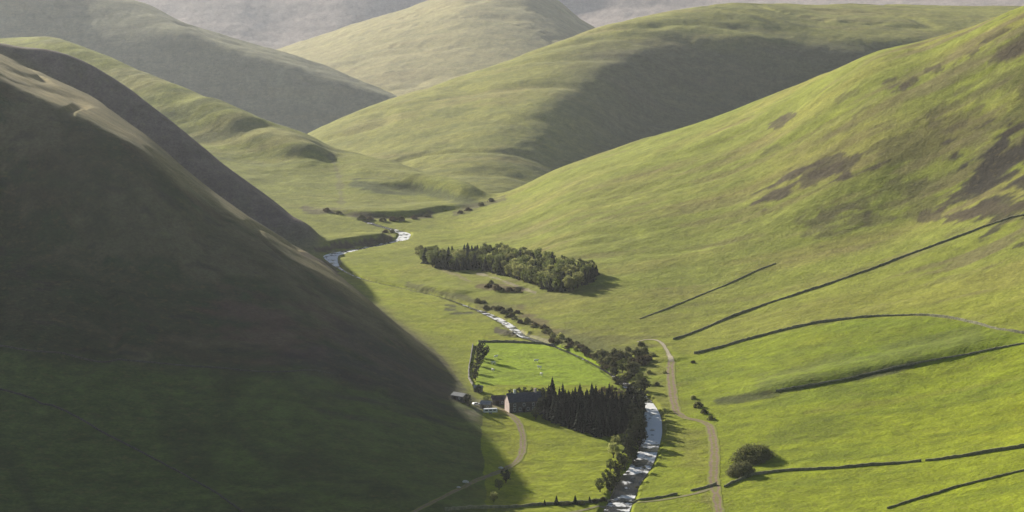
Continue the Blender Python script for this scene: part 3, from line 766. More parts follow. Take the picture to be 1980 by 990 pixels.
# ------------------------------------------------------------------ trees and shrubs
def spruce_meshes(seed, h=13.0, r=2.9, mat='spruce', levels=17):
    rr = random.Random(seed); cr = MB()
    for k in range(levels):
        t = k / (levels - 1); z = h * (.10 + .88 * t)
        rad = r * (1 - t) ** .75 * rr.uniform(.8, 1.15) + .12
        nb = int(10 - 5 * t); ph = rr.uniform(0, 6.28)
        for q in range(nb):
            a = ph + 6.283 * q / nb + rr.uniform(-.25, .25); L = rad * rr.uniform(.72, 1.15)
            ca, sa_ = math.cos(a), math.sin(a); wd = L * rr.uniform(.30, .42) + .1; dr = L * rr.uniform(.18, .5)
            zz = z + rr.uniform(-.2, .2)
            P = lambda u, s_, dz: (ca * u - sa_ * s_, sa_ * u + ca * s_, zz + dz)
            cr.add([P(0, 0, .15), P(L * .55, wd, -dr * .35 - .15), P(L, 0, -dr), P(L * .55, -wd, -dr * .35 - .15), P(L * .55, 0, .12 - dr * .1), P(L * .5, 0, -dr - .55)],
                   [(0, 1, 4), (1, 2, 4), (2, 3, 4), (3, 0, 4), (0, 5, 2)])
    cr.add([(0, 0, h * 1.02), (.18, 0, h * .93), (-.1, .15, h * .93), (-.1, -.15, h * .93)], [(0, 1, 2), (0, 2, 3), (0, 3, 1)])
    for k in range(7):      # dense inner boughs
        z0 = h * (.08 + .11 * k); q_ = r * .62 * (1 - k / 7.6)
        ring = [(q_ * rr.uniform(.8, 1.15) * math.cos(6.283 * a / 8), q_ * rr.uniform(.8, 1.15) * math.sin(6.283 * a / 8), z0 + rr.uniform(-.3, .3)) for a in range(8)]
        cr.add(ring + [(0, 0, z0 + h * .24)], [(a, (a + 1) % 8, 8) for a in range(8)])
    tr = MB().tube([(0, 0, -.6), (0, 0, h * .3), (0, 0, h * .95)], [.22, .17, .03], 6)
    return cr, tr

def broadleaf_meshes(seed, h=8.0, w_=7.0, low=.25, clumps=46, leaf=.62, dome=False):
    rr = random.Random(seed); cr = MB(); tr = MB()
    cen = (0, 0, h * (low + 1) / 2); rz_ = h * (1 - low) / 2; rx_ = w_ / 2
    tr.tube([(0, 0, -.5), (.05, 0, h * low * .7), (.1, .05, h * .55)], [.045 * h, .035 * h, .02 * h], 7)
    for k in range(clumps):
        while True:
            u = Vector((rr.uniform(-1, 1), rr.uniform(-1, 1), rr.uniform(-1, 1)))
            if .25 < u.length < 1: break
        u = u.normalized() * (u.length ** .5)
        if dome: u.z = abs(u.z) * 1.9 - .95
        if dome and u.z < 0: u.x *= 1.12; u.y *= 1.12
        lump = 1 + .18 * math.sin(u.x * 4.1 + seed) + .15 * math.cos(u.y * 5.3 + seed * 2)
        c = Vector((cen[0] + u.x * rx_ * lump * .86, cen[1] + u.y * rx_ * lump * .86, cen[2] + u.z * rz_ * .9 * lump))
        if k < 7: tr.tube([(.05, 0, h * low * .7), (c.x * .5, c.y * .5, (c.z + h * low) * .5), tuple(c)], [.02 * h, .012 * h, .004 * h], 5)
        cs = rr.uniform(.10, .19) * w_
        for q in range(20):
            d = Vector((rr.gauss(0, 1), rr.gauss(0, 1), rr.gauss(0, .8))); d.normalize(); p = c + d * cs * rr.uniform(.5, 1.05)
            n_ = (d + Vector((rr.uniform(-.7, .7), rr.uniform(-.7, .7), rr.uniform(-.3, .8)))).normalized()
            a = n_.orthogonal().normalized(); a.rotate(Matrix.Rotation(rr.uniform(0, 6.28), 3, n_)); b = n_.cross(a); s_ = leaf * rr.uniform(.6, 1.25)
            cr.add([p - a * s_ * .6, p + b * s_ * .45 - a * s_ * .05, p + a * s_ * .6, p - b * s_ * .45 + a * s_ * .05], [(0, 1, 2, 3)])
    return cr, tr

PROTO = {}
def proto(key, name, maker, mat):
    cr, tr = maker
    r_ = empty(name)
    cr.build('crown', M[mat], r_); tr.build('trunk', M['bark'], r_, True)
    PROTO[key] = [r_, False]
for i in range(4):
    proto('spruce%d' % i, 'spruce_tree', spruce_meshes(10 + i, 13.3 + (i - 1.5) * .9, 2.8 + .2 * i), 'spruce')
    proto('fars%d' % i, 'spruce_tree', spruce_meshes(30 + i, 10.5 + (i - 1.5) * .9, 3.1 + .2 * i, levels=13), 'spruce_far')
for i in range(3):
    proto('leaf%d' % i, 'broadleaf_tree', broadleaf_meshes(50 + i, 8.5, 6.5, .2), 'leaf')
    proto('pale%d' % i, 'broadleaf_tree', broadleaf_meshes(60 + i, 8.5, 6.0, .2), 'leaf_pale')
    proto('dark%d' % i, 'broadleaf_tree', broadleaf_meshes(70 + i, 9.0, 6.5, .15), 'leaf_dark')
    proto('shrub%d' % i, 'shrub', broadleaf_meshes(80 + i, 3.0, 5.0, .0, 44, .5, True), 'gorse')
    proto('brown%d' % i, 'shrub', broadleaf_meshes(90 + i, 2.6, 5.0, .0, 44, .5, True), 'leaf_brown')
    proto('pshrub%d' % i, 'shrub', broadleaf_meshes(95 + i, 3.0, 4.6, .0, 44, .5, True), 'leaf_pale')
proto('round', 'broadleaf_tree', broadleaf_meshes(99, 8.8, 17.5, .0, 420, .75, True), 'dome_leaf')
proto('roundbush', 'shrub', broadleaf_meshes(98, 6.5, 11.5, .0, 200, .65, True), 'gorse')

def plant(key, x, y, sc, label, cat, group=None, sz=None):
    p = PROTO[key]
    o = p[0] if not p[1] else copy_tree(p[0])
    p[1] = True
    for k_ in ('label', 'group'): 
        if k_ in o: del o[k_]
    o.location = (x, y, float(gz(x, y)) - .15); o.rotation_euler = (0, 0, random.uniform(0, 6.28)); o.scale = (sc, sc, sz if sz else sc)
    return tag(o, label, cat, group)

def in_poly(x, y, P):
    c = False
    for (x0, y0), (x1, y1) in zip(P, P[1:] + P[:1]):
        if (y0 > y) != (y1 > y) and x < (x1 - x0) * (y - y0) / (y1 - y0) + x0: c = not c
    return c

def scatter(poly_px, gap, cap, seed):
    P = [at(*p)[:2] for p in poly_px]
    rr = random.Random(seed); pts = []
    xs = [p[0] for p in P]; ys = [p[1] for p in P]
    for _ in range(30000):
        x, y = rr.uniform(min(xs), max(xs)), rr.uniform(min(ys), max(ys))
        if in_poly(x, y, P) and all((x - a) ** 2 + (y - b) ** 2 > gap * gap for a, b in pts):
            pts.append((x, y))
            if len(pts) >= cap: break
    return [p for p in pts if in_poly(*[float(q) for q in st_px(p[0], p[1], gz(p[0], p[1]))], poly_px)]

rnd = random.Random(3)
# the conifer block beside the farmhouse
for x, y in scatter([(1050, 792), (1056, 812), (1105, 830), (1160, 846), (1205, 838), (1238, 818), (1240, 797), (1150, 788)], 3.5, 190, 1):
    plant('spruce%d' % rnd.randrange(4), x, y, rnd.choice((rnd.uniform(.62, .85), rnd.uniform(.85, 1.12), rnd.uniform(.85, 1.12), rnd.uniform(.9, 1.18))), 'dark spruce in the dense conifer block between the farmhouse and the river', 'spruce tree', 'spruces in the block beside the farmhouse')
for px, py, sc in ((1068, 788, 1.25),):
    x, y, _ = at(px, py); plant('spruce2', x, y, sc, 'tallest spruce, at the back corner of the conifer block nearest the farmhouse', 'spruce tree', 'spruces in the block beside the farmhouse')
# the plantation up the valley
pl = scatter([(803, 500), (840, 500), (880, 502), (925, 494), (975, 498), (1040, 507), (1100, 519), (1160, 530), (1142, 546), (1105, 566), (1062, 563), (1000, 542), (960, 530), (925, 521), (880, 523), (838, 518)], 4.6, 290, 2)
for x, y in pl:
    px, py = st_px(x, y, gz(x, y))
    broad = rnd.random() < (.75 if 925 < px < 1090 else .35 if px < 925 else .45)
    if broad:
        k_ = rnd.choice(['pale', 'leaf', 'leaf'] if 925 < px < 1100 else ['leaf', 'leaf', 'leaf', 'pale'])
        plant(k_ + str(rnd.randrange(3)), x, y, rnd.uniform(1.0, 1.4), 'lighter green broadleaf tree among the dark spruces of the plantation up the valley' if k_ == 'leaf' else 'pale yellow green tree among the dark spruces of the plantation up the valley',
              'broadleaf tree', 'broadleaf trees in the plantation up the valley' if k_ == 'leaf' else 'pale trees in the plantation up the valley')
    else:
        plant('fars%d' % rnd.randrange(4), x, y, rnd.uniform(.7, 1.15), 'dark spruce in the diamond shaped plantation up the valley', 'spruce tree', 'spruces in the plantation up the valley')

def put(key, px, py, sc, label, cat, group=None, sz=None):
    x, y, z = at(px, py); return plant(key, x, y, sc, label, cat, group, sz)
put('round', 1458, 889, 1.0, 'big round brown green tree standing alone in the lower right pasture', 'tree', None, .85)
put('roundbush', 1434, 919, 1.0, 'grey green round bush just below the big lone round tree', 'bush')
# dark trees on the river bank at the right end of the block
for i, (px, py, sc) in enumerate(((1222, 800, 1.4), (1234, 812, 1.45), (1228, 832, 1.5), (1236, 846, 1.35), (1228, 862, 1.4), (1218, 884, 1.1), (1208, 905, 1.0), (1196, 922, .9), (1240, 790, 1.35), (1213, 870, 1.1), (1237, 868, 1.3), (1224, 895, .8), (1190, 940, .8), (1180, 955, .8))):
    put('dark%d' % (i % 3), px, py, sc, 'dark bushy tree on the left bank of the rapids beside the conifer block', 'broadleaf tree', 'dark trees on the left bank of the rapids')
for i, (px, py, sc) in enumerate(((1191, 868, .85), (1186, 886, .95), (1196, 893, .6), (1180, 912, .75), (1172, 936, .85), (1160, 952, .8), (1178, 950, .55))):
    put(('leaf%d' if i > 2 else 'pale%d') % (i % 3), px, py, sc, 'sunlit yellow green tree edging the lower field beside the riverbank trees', 'broadleaf tree', 'sunlit trees between the lower field and the river')
for px, py, sc, lb in ((1076, 976, .42, 'middle sized young conifer in the row above the bottom wall'), (1112, 975, .5, 'tallest young conifer in the row above the bottom wall'), (1140, 973, .32, 'small young conifer right of the tallest one above the bottom wall'),
                       (1053, 978, .30, 'smallest young conifer, at the left end of the row above the bottom wall')):
    put('fars%d' % rnd.randrange(4), px, py, sc, lb, 'conifer', 'young conifers above the bottom wall')
for i, (px, py, sc) in enumerate(((1090, 977, .55), (1125, 976, .6), (1150, 972, .7), (1165, 970, .7), (1100, 977, .5))):
    put('shrub%d' % (i % 3), px, py, sc, 'low scrubby bush between the young conifers along the bottom wall', 'bush', 'bushes along the bottom wall')
put('pale0', 955, 972, .62, 'pale straw coloured bush at the shadow edge near the bottom wall', 'bush')
put('dark1', 978, 934, .75, 'dark tree in the hill shadow below the farm track bend', 'tree')
put('leaf2', 965, 948, .6, 'small green tree just left of the dark tree below the farm track bend', 'tree')
# hedge and tree on the left of the sheep field
put('dark0', 934, 698, 1.15, 'dark pointed tree at the top left corner of the sheep field', 'tree', None, 1.3)
for i, (px, py, sc) in enumerate(((926, 708, .8), (920, 722, .75), (919, 736, .7), (924, 690, .8))):
    put('dark%d' % (i % 3), px, py, sc, 'dark hedge bush beside the pale wall left of the sheep field', 'hedge bush', 'hedge bushes left of the sheep field')
# farmyard trees
put('leaf1', 941, 786, .72, 'grey green tree in the farmyard left of the farmhouse', 'tree')
put('dark2', 926, 762, .6, 'dark small tree above the farmyard beside the pale wall', 'tree')
put('dark0', 904, 785, .7, 'dark tree on the shaded slope between the grey roof and the farmyard', 'tree')
for i, (px, py, sc) in enumerate(((988, 776, .75), (1002, 775, .8), (1016, 776, .85), (1030, 776, .8), (1043, 778, .9), (1052, 782, 1.0))):
    put('dark%d' % (i % 3), px, py, sc, 'dark tree in the row sheltering the back of the farmhouse from the sheep field', 'tree', 'shelter trees behind the farmhouse')
for i, (px, py, sc) in enumerate(((1044, 803, .95), (1050, 800, 1.0), (1036, 812, .75))):
    put('dark%d' % (i % 3), px, py, sc, 'brownish dark garden tree squeezed between farmhouse and conifer block', 'tree', 'garden trees between farmhouse and conifers')
# scrub along the river on the right of the sheep field
for i, (key, px, py, sc, sz) in enumerate((('brown', 1118, 672, .8, None), ('brown', 1130, 682, .85, None), ('shrub', 1138, 690, .7, None), ('pshrub', 1085, 655, 1.2, None), ('shrub', 1065, 648, 1.0, None), ('brown', 1052, 636, 1.1, None), ('shrub', 1100, 662, 1.0, None),
                                           ('shrub', 1163, 702, 1.2, None), ('brown', 1178, 698, 1.2, None), ('shrub', 1192, 692, 1.7, 1.9), ('brown', 1206, 690, 1.3, None), ('pshrub', 1172, 686, 1.0, None), ('shrub', 1222, 702, 1.3, None), ('brown', 1240, 704, 2.0, 2.0), ('shrub', 1226, 712, 1.5, 1.4),
                                           ('brown', 1252, 698, 1.3, None), ('pshrub', 1262, 690, .9, None), ('pshrub', 1215, 678, 1.0, None), ('shrub', 1240, 668, .9, None), ('shrub', 1020, 622, .9, None), ('brown', 1035, 630, .9, None), ('shrub', 985, 603, 1.0, None), ('shrub', 962, 600, 1.1, None),
                                           ('brown', 945, 556, 1.2, None), ('brown', 962, 560, 1.3, None), ('brown', 985, 563, 1.1, None), ('shrub', 1002, 565, .8, None), ('pshrub', 950, 548, .9, None), ('brown', 1000, 606, .9, None), ('shrub', 940, 597, .9, None),
                                           ('pshrub', 1255, 722, .8, None), ('shrub', 1270, 745, .7, None), ('pshrub', 1285, 722, .6, None))):
    put(key + str(i % 3), px, py, sc, {'brown': 'brownish scrub bush among the riverside scrub above and right of the sheep field', 'shrub': 'dark green scrub bush among the riverside scrub above and right of the sheep field', 'pshrub': 'pale yellowish scrub bush among the riverside scrub above and right of the sheep field'}[key],
        'bush', {'brown': 'brownish riverside scrub', 'shrub': 'dark green riverside scrub', 'pshrub': 'pale riverside scrub'}[key], sz)
for i, (px, py, sc) in enumerate(((1150, 694, 1.0), (1164, 690, 1.2), (1176, 704, 1.3), (1188, 710, 1.2), (1200, 698, 1.5), (1212, 694, 1.3), (1218, 716, 1.2), (1232, 690, 1.4), (1246, 686, 1.3), (1205, 738, 1.0), (1216, 732, 1.2), (1196, 744, .9), (1190, 736, .8), (1226, 726, 1.2), (1186, 720, .9))):
    put('shrub%d' % (i % 3), px, py, sc, 'dark green scrub bush among the riverside scrub above and right of the sheep field', 'bush', 'dark green riverside scrub', sc * 1.25)
rs = random.Random(12)
for i in range(46):
    t_ = rs.random()
    if i < 30: px = 1062 + 190 * t_; py = np.interp(px, [1062, 1110, 1155, 1195, 1250], [660, 678, 700, 722, 752]) + rs.uniform(-17, 5) * (1 if px < 1180 else 1.8)
    else: px = 915 + 150 * t_; py = np.interp(px, [915, 950, 1010, 1065], [588, 598, 632, 654]) + rs.uniform(-12, -3)
    key = rs.choice(('shrub', 'brown', 'pshrub', 'shrub'))
    put(key + str(i % 3), px, py, rs.uniform(.5, 1.15), {'brown': 'brownish scrub bush among the riverside scrub above and right of the sheep field', 'shrub': 'dark green scrub bush among the riverside scrub above and right of the sheep field', 'pshrub': 'pale yellowish scrub bush among the riverside scrub above and right of the sheep field'}[key],
        'bush', {'brown': 'brownish riverside scrub', 'shrub': 'dark green riverside scrub', 'pshrub': 'pale riverside scrub'}[key], rs.uniform(.5, 1.2))
proto('brownt', 'broadleaf_tree', broadleaf_meshes(120, 11.0, 6.0, .12, 60, .6), 'leaf_brown')
for px, py, sc in ((1160, 790, 1.0), (1172, 792, 1.1), (1186, 788, 1.05), (1200, 792, 1.0), (1212, 790, .9), (1178, 802, .9)):
    put('brownt', px, py, sc, 'brownish bare looking tree at the right hand back edge of the conifer block', 'broadleaf tree', 'brown trees at the back of the conifer block')
put('leaf0', 1203, 722, .95, 'green cone shaped tree at the right end of the sheep field', 'tree', None, 1.1)
put('dark1', 1190, 728, .6, 'dark bush left of the cone shaped tree at the end of the sheep field', 'bush')
put('dark2', 1244, 762, .95, 'dark tree with a shadow toward the brown track, above the top of the rapids', 'tree')
put('dark0', 1222, 764, .9, 'dark tree at the top right corner of the conifer block', 'tree')
put('leaf2', 1236, 740, .7, 'mid green tree between the scrub and the top of the rapids', 'tree')
put('pale1', 1230, 790, .5, 'pale bush catching the sun at the top of the rapids', 'bush')
for key, px, py, sc, lb in (('pshrub0', 1350, 788, 1.2, 'tall straw yellow gorse bush in the bend of the brown track'), ('shrub1', 1362, 800, .9, 'small green bush below the straw yellow gorse by the track'), ('pshrub2', 1340, 772, .8, 'small pale bush above the straw yellow gorse by the track'),
                            ('shrub0', 1375, 812, .8, 'low dark green bush at the top of the lower stretch of track'), ('shrub2', 1340, 702, .6, 'small bush beside the start of the arched pasture wall'), ('shrub1', 1245, 908, .5, 'small tuft of scrub on the right bank of the rapids'),
                            ('shrub2', 1232, 945, .5, 'small dark bush on the right bank near the bottom of the river')):
    put(key, px, py, sc, lb, 'bush')
# bushes by the upper river
for i, (px, py, sc) in enumerate(((700, 423, 1.3), (716, 425, 1.2), (740, 428, 1.3), (760, 427, 1.5), (775, 427, 1.4), (800, 423, 1.2), (825, 419, 1.2), (632, 408, 1.2), (655, 414, 1.1), (745, 450, 1.0), (758, 450, 1.0), (905, 407, 1.2), (930, 398, 1.2), (890, 412, 1.0), (950, 390, 1.2))):
    put(('brown%d' if i % 2 else 'shrub%d') % (i % 3), px, py, sc, 'brown heathery bush on the bank above the upper river bend' if i % 2 else 'green gorse bush on the bank above the upper river bend', 'bush', 'brown bushes above the upper river bend' if i % 2 else 'green bushes above the upper river bend')
for k_, (o, used) in PROTO.items():
    if not used:
        for ch in list(o.children): bpy.data.objects.remove(ch)
        bpy.data.objects.remove(o)

# ------------------------------------------------------------------ the farm
def house(name, L, Wd, eave, ridge, wallmat, roofmat, gablemat=None, windows=(), door=None, chimneys=(), over=.35):
    """origin at the left gable's foot; length along +x, front wall faces -y"""
    r_ = empty(name)
    w_ = MB(); h = Wd / 2
    w_.add([(0, -h, -1.5), (L, -h, -1.5), (L, h, -1.5), (0, h, -1.5), (0, -h, eave), (L, -h, eave), (L, h, eave), (0, h, eave), (0, 0, ridge), (L, 0, ridge)],
           [(0, 1, 5, 4), (2, 3, 7, 6), (1, 2, 6, 9, 5), (3, 0, 4, 8, 7)])
    wo = w_.build('wall', M[wallmat], r_)
    if gablemat:
        MB().add([(-.06, -h + .02, -1.5), (-.06, h - .02, -1.5), (-.06, h - .02, eave), (-.06, 0, ridge - .04), (-.06, -h + .02, eave), (-.003, -h + .02, -1.5), (-.003, h - .02, -1.5), (-.003, h - .02, eave), (-.003, 0, ridge - .04), (-.003, -h + .02, eave)],
                 [(0, 4, 3, 2, 1), (0, 1, 6, 5), (1, 2, 7, 6), (2, 3, 8, 7), (3, 4, 9, 8), (4, 0, 5, 9)]).build('gable_wall', M[gablemat], r_)
    rf = MB(); sl = (ridge - eave) / h; t_ = .22
    for sg in (-1, 1):
        y1, z1 = sg * (h + over), eave - sl * over
        v = [(-over, 0, ridge + .03), (L + over, 0, ridge + .03), (L + over, y1, z1 + .03), (-over, y1, z1 + .03)]
        v += [(a, b, c + t_) for a, b, c in v]
        rf.add(v, [(0, 1, 2, 3), (7, 6, 5, 4), (0, 4, 5, 1), (1, 5, 6, 2), (2, 6, 7, 3), (3, 7, 4, 0)])
    ro = rf.build('roof', M[roofmat], r_)
    for cx, cm in chimneys:
        c_ = MB(); c_.box(cx - .55, -.5, ridge - .6, cx + .55, .5, ridge + 1.7); c_.box(cx - .65, -.6, ridge + 1.7, cx + .65, .6, ridge + 1.9)
        for q in (-.28, .28): c_.tube([(cx + q, 0, ridge + 1.9), (cx + q, 0, ridge + 2.4)], [.16, .13], 8)
        c_.build('chimney', M[cm], ro)
    for x, z, ww, hh in windows:
        f_ = MB(); a, b, c, d = x - ww / 2, x + ww / 2, z, z + hh; e = .1
        for q in ((a - e, c - e, b + e, c), (a - e, d, b + e, d + e), (a - e, c, a, d), (b, c, b + e, d), ((a + b) / 2 - .03, c, (a + b) / 2 + .03, d)):
            f_.box(q[0], -h - .09, q[1], q[2], -h - .004, q[3])
        fo_ = f_.build('window', M['white'], r_)
        MB().box(a + .01, -h - .05, c + .01, b - .01, -h - .01, d - .01).build('pane', M['glass'], fo_)
    if door:
        x, ww, hh = door
        d_ = MB(); d_.box(x - ww / 2, -h - .07, 0, x + ww / 2, -h - .004, hh); d_.box(x - ww / 2 + .1, -h - .1, hh * .55, x + ww / 2 - .1, -h - .075, hh * .92); d_.box(x - ww / 2 + .1, -h - .1, .15, x + ww / 2 - .1, -h - .075, hh * .48)
        d_.build('door', M['wood'], r_)
    return r_

def seat(o, px, py, rz, label, cat, lift=0):
    x, y, z = at(px, py); o.location = (x, y, z + lift); o.rotation_euler = (0, 0, rz); return tag(o, label, cat)

seat(house('farmhouse', 18.5, 8.6, 5.9, 9.8, 'house_stone', 'slate', 'render_white', [(3, 1.0, 1.1, 1.5), (6, 1.0, 1.1, 1.5), (10.5, 1.0, 1.1, 1.5), (13.5, 1.0, 1.1, 1.5), (3, 3.5, 1.1, 1.3), (8.2, 3.5, 1.1, 1.3), (13.5, 3.5, 1.1, 1.3)], (8.2, 1.1, 2.1), [(4.2, 'white'), (15.8, 'render_white')]),
     980.5, 796, R(17), 'slate roofed farmhouse with a pale pink sunlit gable wall', 'farmhouse')
seat(house('barn', 7.0, 6.0, 2.6, 4.6, 'house_stone', 'tile', None, [(5.4, 1.0, .9, .9)], (2.6, 2.0, 2.3)), 951, 782, R(8), 'low barn with a purple brown roof left of the pink gable', 'barn')
seat(house('shed', 5.5, 4.5, 2.6, 4.0, 'stone', 'tin', None, [(4.2, 1.0, .8, .8)], (1.8, 1.3, 2.0)), 931, 789, R(-18), 'small pale stone shed with grey roof and dark doorway in the farmyard', 'shed')
seat(house('shed', 8.0, 4.6, 2.4, 3.6, 'house_stone', 'tin', None, [(5.6, .9, .9, .8)], (2.4, 1.8, 1.9)), 878, 771, R(-38), 'long grey roofed shed standing in the shade up the slope', 'shed')
seat(house('shed', 4.6, 3.6, 2.2, 3.3, 'stone', 'tin', None, [(3.2, .8, .8, .8)], (1.4, 1.2, 1.8)), 917, 757, R(-10), 'small pale hut beside the bottom of the lichen grey wall', 'shed')

def trailer():
    r_ = empty('livestock_trailer')
    b_ = bmesh.new(); bmesh.ops.create_cube(b_, size=1)
    for v in b_.verts: v.co = Vector((v.co.x * 7.4, v.co.y * 2.4, v.co.z * 2.0 + 1.75))
    bmesh.ops.bevel(b_, geom=b_.edges[:], offset=.18, segments=2, affect='EDGES')
    me = bpy.data.meshes.new('body'); b_.to_mesh(me); b_.free(); me.materials.append(M['white'])
    o = bpy.data.objects.new('body', me); COL.objects.link(o); o.parent = r_
    for x in (-2.2, 0, 2.2): MB().box(x - .8, -1.235, 1.7, x + .8, -1.205, 2.35).build('window', M['glass'], r_)
    MB().box(3.1, -.5, .75, 3.12 + .6, .5, .8).build('step', M['wood'], r_)
    MB().tube([(-3.6, 0, .8), (-4.6, 0, .7), (-5.0, 0, .65)], [.08, .07, .06], 6).build('drawbar', M['black'], r_)
    for x in (-.5, .5):
        for y in (-1.0, 1.0):
            w_ = MB().tube([(x, y - .12, .42), (x, y + .12, .42)], [.42, .42], 16).build('wheel', M['black'], r_)
            MB().tube([(x, y - .14, .42), (x, y + .14, .42)], [.22, .22], 10).build('rim', M['tin'], w_)
    return r_
seat(trailer(), 948, 800, R(10), 'long white flat roofed trailer parked at the edge of the hill shadow', 'trailer')

def car():
    r_ = empty('parked_car')
    def slab(name, prof, half, mat, par):
        n = len(prof); v = [(x, -half, z) for x, z in prof] + [(x, half, z) for x, z in prof]
        f = [tuple(range(n))[::-1], tuple(range(n, 2 * n))] + [(i, (i + 1) % n, n + (i + 1) % n, n + i) for i in range(n)]
        return mesh_obj(name, v, f, M[mat], par)
    bd = slab('body', [(-2.2, .35), (2.2, .35), (2.25, .75), (2.1, .95), (1.0, 1.02), (.4, 1.55), (-1.7, 1.6), (-2.2, 1.0)], .88, 'white', r_)
    slab('window', [(.85, 1.05), (.35, 1.48), (-1.6, 1.5), (-1.9, 1.05)], .895, 'glass', r_)
    for x in (-1.35, 1.35):
        for y in (-.8, .8):
            w_ = MB().tube([(x, y - .11, .34), (x, y + .11, .34)], [.34, .34], 16).build('wheel', M['black'], r_)
            MB().tube([(x, y - .13, .34), (x, y + .13, .34)], [.2, .2], 10).build('rim', M['tin'], w_)
    for y in (-.62, .62): MB().box(2.2, y - .16, .62, 2.27, y + .16, .76).build('headlight', M['tin'], r_)
    return r_
seat(car(), 921, 784, R(30), 'small white car parked in the shade left of the farmyard tree', 'car', .1)

# pale boulders where the farm track leaves the shade
def boulder(seed, s_, mat='render_grey'):
    b_ = bmesh.new(); bmesh.ops.create_icosphere(b_, subdivisions=2, radius=s_); rr = random.Random(seed)
    for v in b_.verts: v.co = Vector((v.co.x * 1.3, v.co.y, v.co.z * .8)) * (1 + rr.uniform(-.12, .12))
    me = bpy.data.meshes.new('boulder'); b_.to_mesh(me); b_.free(); me.materials.append(M[mat])
    o = bpy.data.objects.new('boulder', me); COL.objects.link(o); return o
M['river_stone'] = simple('river_stone', (.22, .21, .19), (.38, .36, .33), 1.2, .8, .3, .05)
M['render_grey'] = simple('pale_stone', (.42, .40, .36), (.55, .53, .48), 1.5, .95, .15, .05)
for i, (px, py, s_, lb) in enumerate(((974, 908, 1.0, 'pale boulder beside the track where the sunlit field begins'), (906, 936, 1.25, 'largest pale boulder beside the shaded track'), (893, 946, .8, 'small pale boulder below the largest one on the shaded track'))):
    x, y, z = at(px, py); o = boulder(i, s_); o.location = (x - 1.5, y + 1.5, z + .3 * s_); tag(o, lb, 'boulder')

rb = random.Random(21); kinds = [boulder(40 + i, .55, 'river_stone') for i in range(3)]
for i in range(44):
    k_ = rb.randrange(len(RIVER)); 
    while not (440 < rpy[k_] < 980 and (rpy[k_] > 780 or 600 < rpy[k_] < 655 or rpy[k_] < 500)): k_ = rb.randrange(len(RIVER))
    q = RIVER[k_]; t_ = RIVER[min(k_ + 1, len(RIVER) - 1), :2] - RIVER[max(k_ - 1, 0), :2]; t_ = t_ / np.hypot(*t_); off = rb.uniform(-.62, .62) * q[2]
    o = kinds[i] if i < 3 else kinds[i % 3].copy()
    if i >= 3: COL.objects.link(o)
    x, y = q[0] - t_[1] * off, q[1] + t_[0] * off
    o.location = (x, y, max(float(gz(x, y)), RZ[k_] - .15)); o.rotation_euler = (0, 0, rb.uniform(0, 6)); sc = rb.uniform(.7, 2.0); o.scale = (sc, sc * .9, sc * .8)
    tag(o, 'grey rounded boulder lying in the shallow river', 'boulder', 'boulders in the river')

# ------------------------------------------------------------------ sheep
def sheep_proto():
    me = bpy.data.meshes.new('sheep')
    J = [((-.45, 0, .68), .27), ((-.15, 0, .72), .31), ((.2, 0, .70), .29), ((.45, 0, .76), .2), ((.62, 0, .92), .12), ((.78, 0, .93), .10), ((.92, 0, .86), .06)]
    v = [j[0] for j in J]; rad = [j[1] for j in J]; e = [(i, i + 1) for i in range(6)]
    for root, x in ((0, -.48), (3, .40)):
        for s_ in (-1, 1):
            n = len(v); v += [(x, s_ * .15, .5), (x - .04 * (root == 0), s_ * .16, .28), (x + .02, s_ * .16, 0)]; rad += [.10, .055, .045]
            e += [(root, n), (n, n + 1), (n + 1, n + 2)]
    n = len(v); v += [(-.78, 0, .62)]; rad += [.05]; e += [(0, n)]
    for s_ in (-1, 1):
        n = len(v); v += [(.66, s_ * .17, .98)]; rad += [.035]; e += [(4, n)]
    me.from_pydata(v, e, []); me.materials.append(M['wool'])
    o = bpy.data.objects.new('sheep', me); COL.objects.link(o)
    sk = o.modifiers.new('skin', 'SKIN'); sk.use_smooth_shade = True
    for i, r_ in enumerate(rad): me.skin_vertices[0].data[i].radius = (r_, r_)
    me.skin_vertices[0].data[1].use_root = True
    o.modifiers.new('sub', 'SUBSURF').render_levels = 1
    return o
sp = sheep_proto()
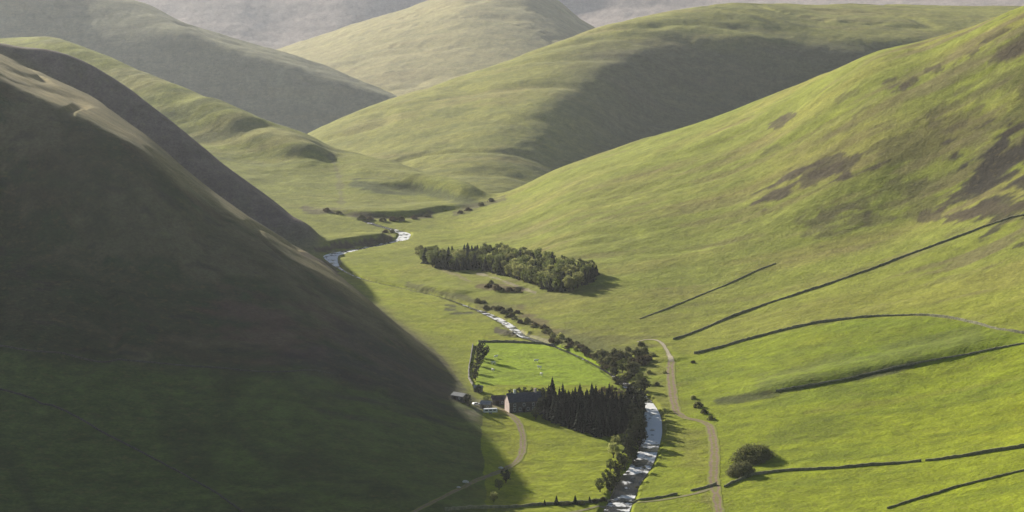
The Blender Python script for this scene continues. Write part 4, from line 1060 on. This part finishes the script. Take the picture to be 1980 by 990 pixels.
for i, (px, py, rz, lb) in enumerate(((959, 693, 40, 'white sheep nearest the dark pointed tree, top of the left hand three'), (954, 705, 200, 'white sheep in the middle of the three near the hedge'), (953, 719, 120, 'white sheep lowest of the three near the hedge'),
                                  (1037, 701, 10, 'white sheep highest of the three out in the middle of the field'), (1043, 714, 150, 'white sheep between the other two in the middle of the field'), (1047, 727, 300, 'white sheep nearest the conifers in the middle of the field'))):
    o = sp if i == 0 else sp.copy()
    if i: COL.objects.link(o)
    x, y, z = at(px, py); o.location = (x, y, z); o.rotation_euler = (0, 0, R(rz)); o.scale = (2.0, 2.0, 2.0)
    tag(o, lb, 'sheep', 'sheep in the walled field')

# ------------------------------------------------------------------ camera, sun, sky
cam = bpy.data.cameras.new('camera'); co = bpy.data.objects.new('camera', cam); COL.objects.link(co)
co.location = (0, 0, CAMZ); co.rotation_euler = (math.pi / 2 - PITCH, 0, 0)
cam.sensor_fit = 'HORIZONTAL'; cam.angle = HFOV; cam.clip_start = 1; cam.clip_end = 60000
scene.camera = co
sun = bpy.data.lights.new('sun', 'SUN'); so = bpy.data.objects.new('sun', sun); COL.objects.link(so)
sun.energy = 5.0; sun.angle = R(0.5); sun.color = (1.0, 0.93, 0.79)
so.rotation_euler = SUN.to_track_quat('Z', 'Y').to_euler(); so.location = (-900, 1500, 900)
w = bpy.data.worlds.new('World'); scene.world = w; w.use_nodes = True
nt = w.node_tree; sky = nt.nodes.new('ShaderNodeTexSky'); sky.sky_type = 'NISHITA'; sky.sun_disc = False
sky.sun_elevation = SUN_E; sky.sun_rotation = -(math.pi / 2 - SUN_A)
nt.links.new(sky.outputs[0], nt.nodes['Background'].inputs[0]); nt.nodes['Background'].inputs[1].default_value = 0.05
scene.view_settings.view_transform = 'Standard'; scene.view_settings.look = 'None'
scene.view_settings.gamma = 1; scene.view_settings.exposure = 1.0

# ------------------------------------------------------------------ the air
hz = MB().box(-20000, -700, float(ZZ.min()) - 1.0 - 1.0, 20000, 14000, max(float(ZZ.max()), CAMZ) + 12)
hm = bpy.data.materials.new('haze'); hm.use_nodes = True
for n in list(hm.node_tree.nodes):
    if n.type == 'BSDF_PRINCIPLED': hm.node_tree.nodes.remove(n)
pv = hm.node_tree.nodes.new('ShaderNodeVolumePrincipled')
pv.inputs['Color'].default_value = (.86, .90, 1.0, 1); pv.inputs['Density'].default_value = 1.8e-5; pv.inputs['Anisotropy'].default_value = .5
hm.node_tree.links.new(pv.outputs[0], hm.node_tree.nodes['Material Output'].inputs['Volume'])
ho = hz.build('haze', hm); ho['kind'] = 'stuff'
